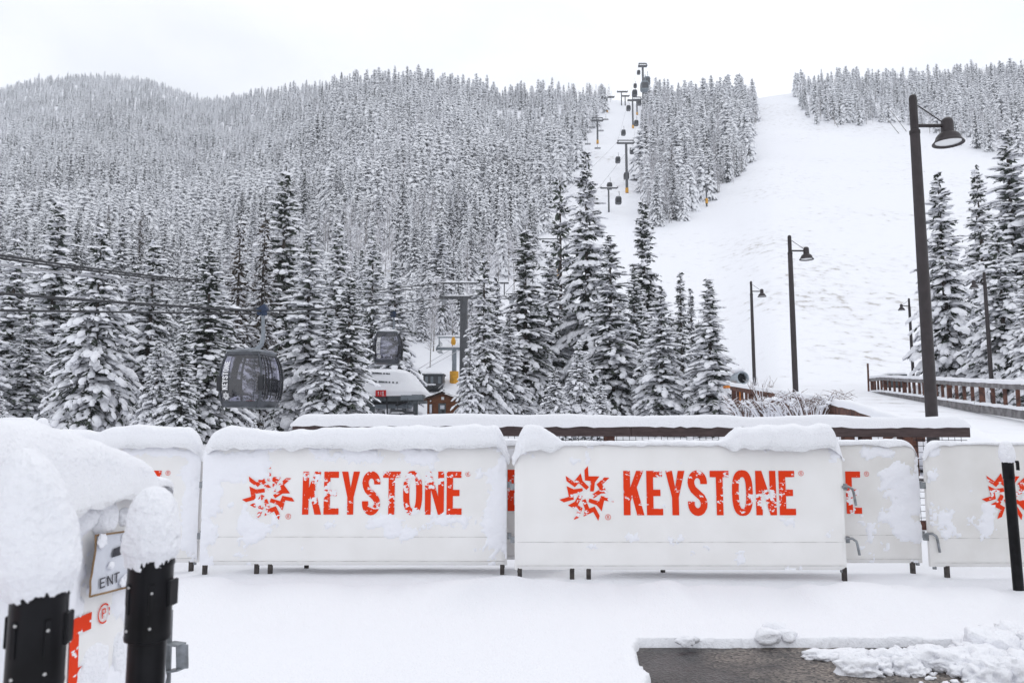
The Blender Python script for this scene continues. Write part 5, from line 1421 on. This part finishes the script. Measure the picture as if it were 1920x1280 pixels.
# the far wood: one object of instanced trees
def low_spruce(seed, **k):
    tr, cr_ = spruce(seed, H=12, whorls=k.pop('whorls', 20), per=6, grain=k.pop('grain', .26), dens=.75, seg=5, **k)
    mb = MB(); mb.add(tr.v, tr.f, 2); o = len(mb.v); mb.v.extend(cr_.v)
    for f, m in zip(cr_.f, cr_.m): mb.f.append(tuple(i+o for i in f)); mb.m.append(m)
    return mb.mesh('far_spruce', ['needle_far', 'snow_far', 'bark'], 180)
LOWS = [low_spruce(43, Rr=2.5, snow=1.0, lumpk=2.7, dust=.72, taper=.66), low_spruce(41, Rr=2.3, snow=.98, lumpk=2.5, dust=.62, taper=.68), low_spruce(44, Rr=1.9, snow=.92, lumpk=2.2, taper=.7, dust=.54),
        low_spruce(42, Rr=2.2, snow=.85, lumpk=2.2, dust=.42, taper=.7), low_spruce(45, Rr=1.7, snow=.7, lumpk=2.0, dust=.28, taper=.72), low_spruce(46, Rr=2.0, snow=.6, lumpk=1.9, dust=.18, taper=.72)]
LASP = []
for s_ in (51, 52):
    tr, cr_ = aspen(s_, .75); mb = MB(); mb.add(tr.v, tr.f, 1); o = len(mb.v); mb.v.extend(cr_.v)
    for f in cr_.f: mb.f.append(tuple(i+o for i in f)); mb.m.append(0)
    LASP.append(mb.mesh('far_aspen', ['frost_twig', 'aspen_bark'], None))
def forest_object(name, label, pts, protos, base_h):
    me = bpy.data.meshes.new(name); me.from_pydata([(a[1], a[2], a[3]-.2) for a in pts], [], [])
    n = len(pts)
    for nm, ty, vals in (('rot', 'FLOAT', [R2.uniform(0, 6.28) for _ in pts]), ('pick', 'INT', [(R2.randrange(len(protos)) if len(protos) < 4 else min(5, max(0, int((a[8]+.28)/.90*6)))) for a in pts])):
        at_ = me.attributes.new(nm, ty, 'POINT'); at_.data.foreach_set('value', vals)
    at_ = me.attributes.new('size', 'FLOAT_VECTOR', 'POINT'); sc = []
    for a in pts:
        s = a[4]/base_h; w = s*R2.uniform(.8, 1.2); sc += [w, w, s]
    at_.data.foreach_set('vector', sc)
    ob = link(name, me); tag(ob, label, 'forest', kind='stuff')
    ng = bpy.data.node_groups.new(name+'_scatter', 'GeometryNodeTree')
    ng.interface.new_socket('Geometry', in_out='INPUT', socket_type='NodeSocketGeometry'); ng.interface.new_socket('Geometry', in_out='OUTPUT', socket_type='NodeSocketGeometry')
    gi, go = ng.nodes.new('NodeGroupInput'), ng.nodes.new('NodeGroupOutput')
    iop = ng.nodes.new('GeometryNodeInstanceOnPoints'); jg = ng.nodes.new('GeometryNodeJoinGeometry')
    for pm in reversed(protos):
        po = bpy.data.objects.new(pm.name, pm)
        oi = ng.nodes.new('GeometryNodeObjectInfo'); oi.inputs['Object'].default_value = po; oi.inputs['As Instance'].default_value = True
        ng.links.new(oi.outputs['Geometry'], jg.inputs[0])
    def na_(nm, dt):
        q = ng.nodes.new('GeometryNodeInputNamedAttribute'); q.data_type = dt; q.inputs['Name'].default_value = nm; return q.outputs['Attribute']
    cx_ = ng.nodes.new('ShaderNodeCombineXYZ'); ng.links.new(na_('rot', 'FLOAT'), cx_.inputs[2])
    ng.links.new(gi.outputs[0], iop.inputs['Points']); ng.links.new(jg.outputs[0], iop.inputs['Instance'])
    iop.inputs['Pick Instance'].default_value = True
    ng.links.new(na_('pick', 'INT'), iop.inputs['Instance Index']); ng.links.new(na_('size', 'FLOAT_VECTOR'), iop.inputs['Scale'])
    e2r = ng.nodes.new('FunctionNodeEulerToRotation'); ng.links.new(cx_.outputs[0], e2r.inputs[0]); ng.links.new(e2r.outputs[0], iop.inputs['Rotation'])
    ng.links.new(iop.outputs[0], go.inputs[0])
    md = ob.modifiers.new('scatter', 'NODES'); md.node_group = ng
    return ob
forest_object('far_forest', 'dense snow dusted spruce forest covering the far hillsides', con[NEARN:], LOWS, 12.0)
forest_object('aspen_wood', 'pale frosted bare aspens mixed through the far hillside woods', asps[NA:], LASP, 12.5)

# ------------------------------------------------------------------ snowy air
mb = MB(); mb.box((0, 800, 262), (4200, 1720, 566))
hz = mb.build('haze', []); tag(hz, kind='stuff')
hm = bpy.data.materials.new('haze'); hm.use_nodes = True; t_ = hm.node_tree; t_.nodes.clear()
ho = t_.nodes.new('ShaderNodeOutputMaterial'); hv = t_.nodes.new('ShaderNodeVolumePrincipled')
hv.inputs['Color'].default_value = (.90, .94, 1.0, 1); hv.inputs['Density'].default_value = .00024; hv.inputs['Anisotropy'].default_value = 0.0
t_.links.new(hv.outputs[0], ho.inputs['Volume']); hz.data.materials.append(hm)
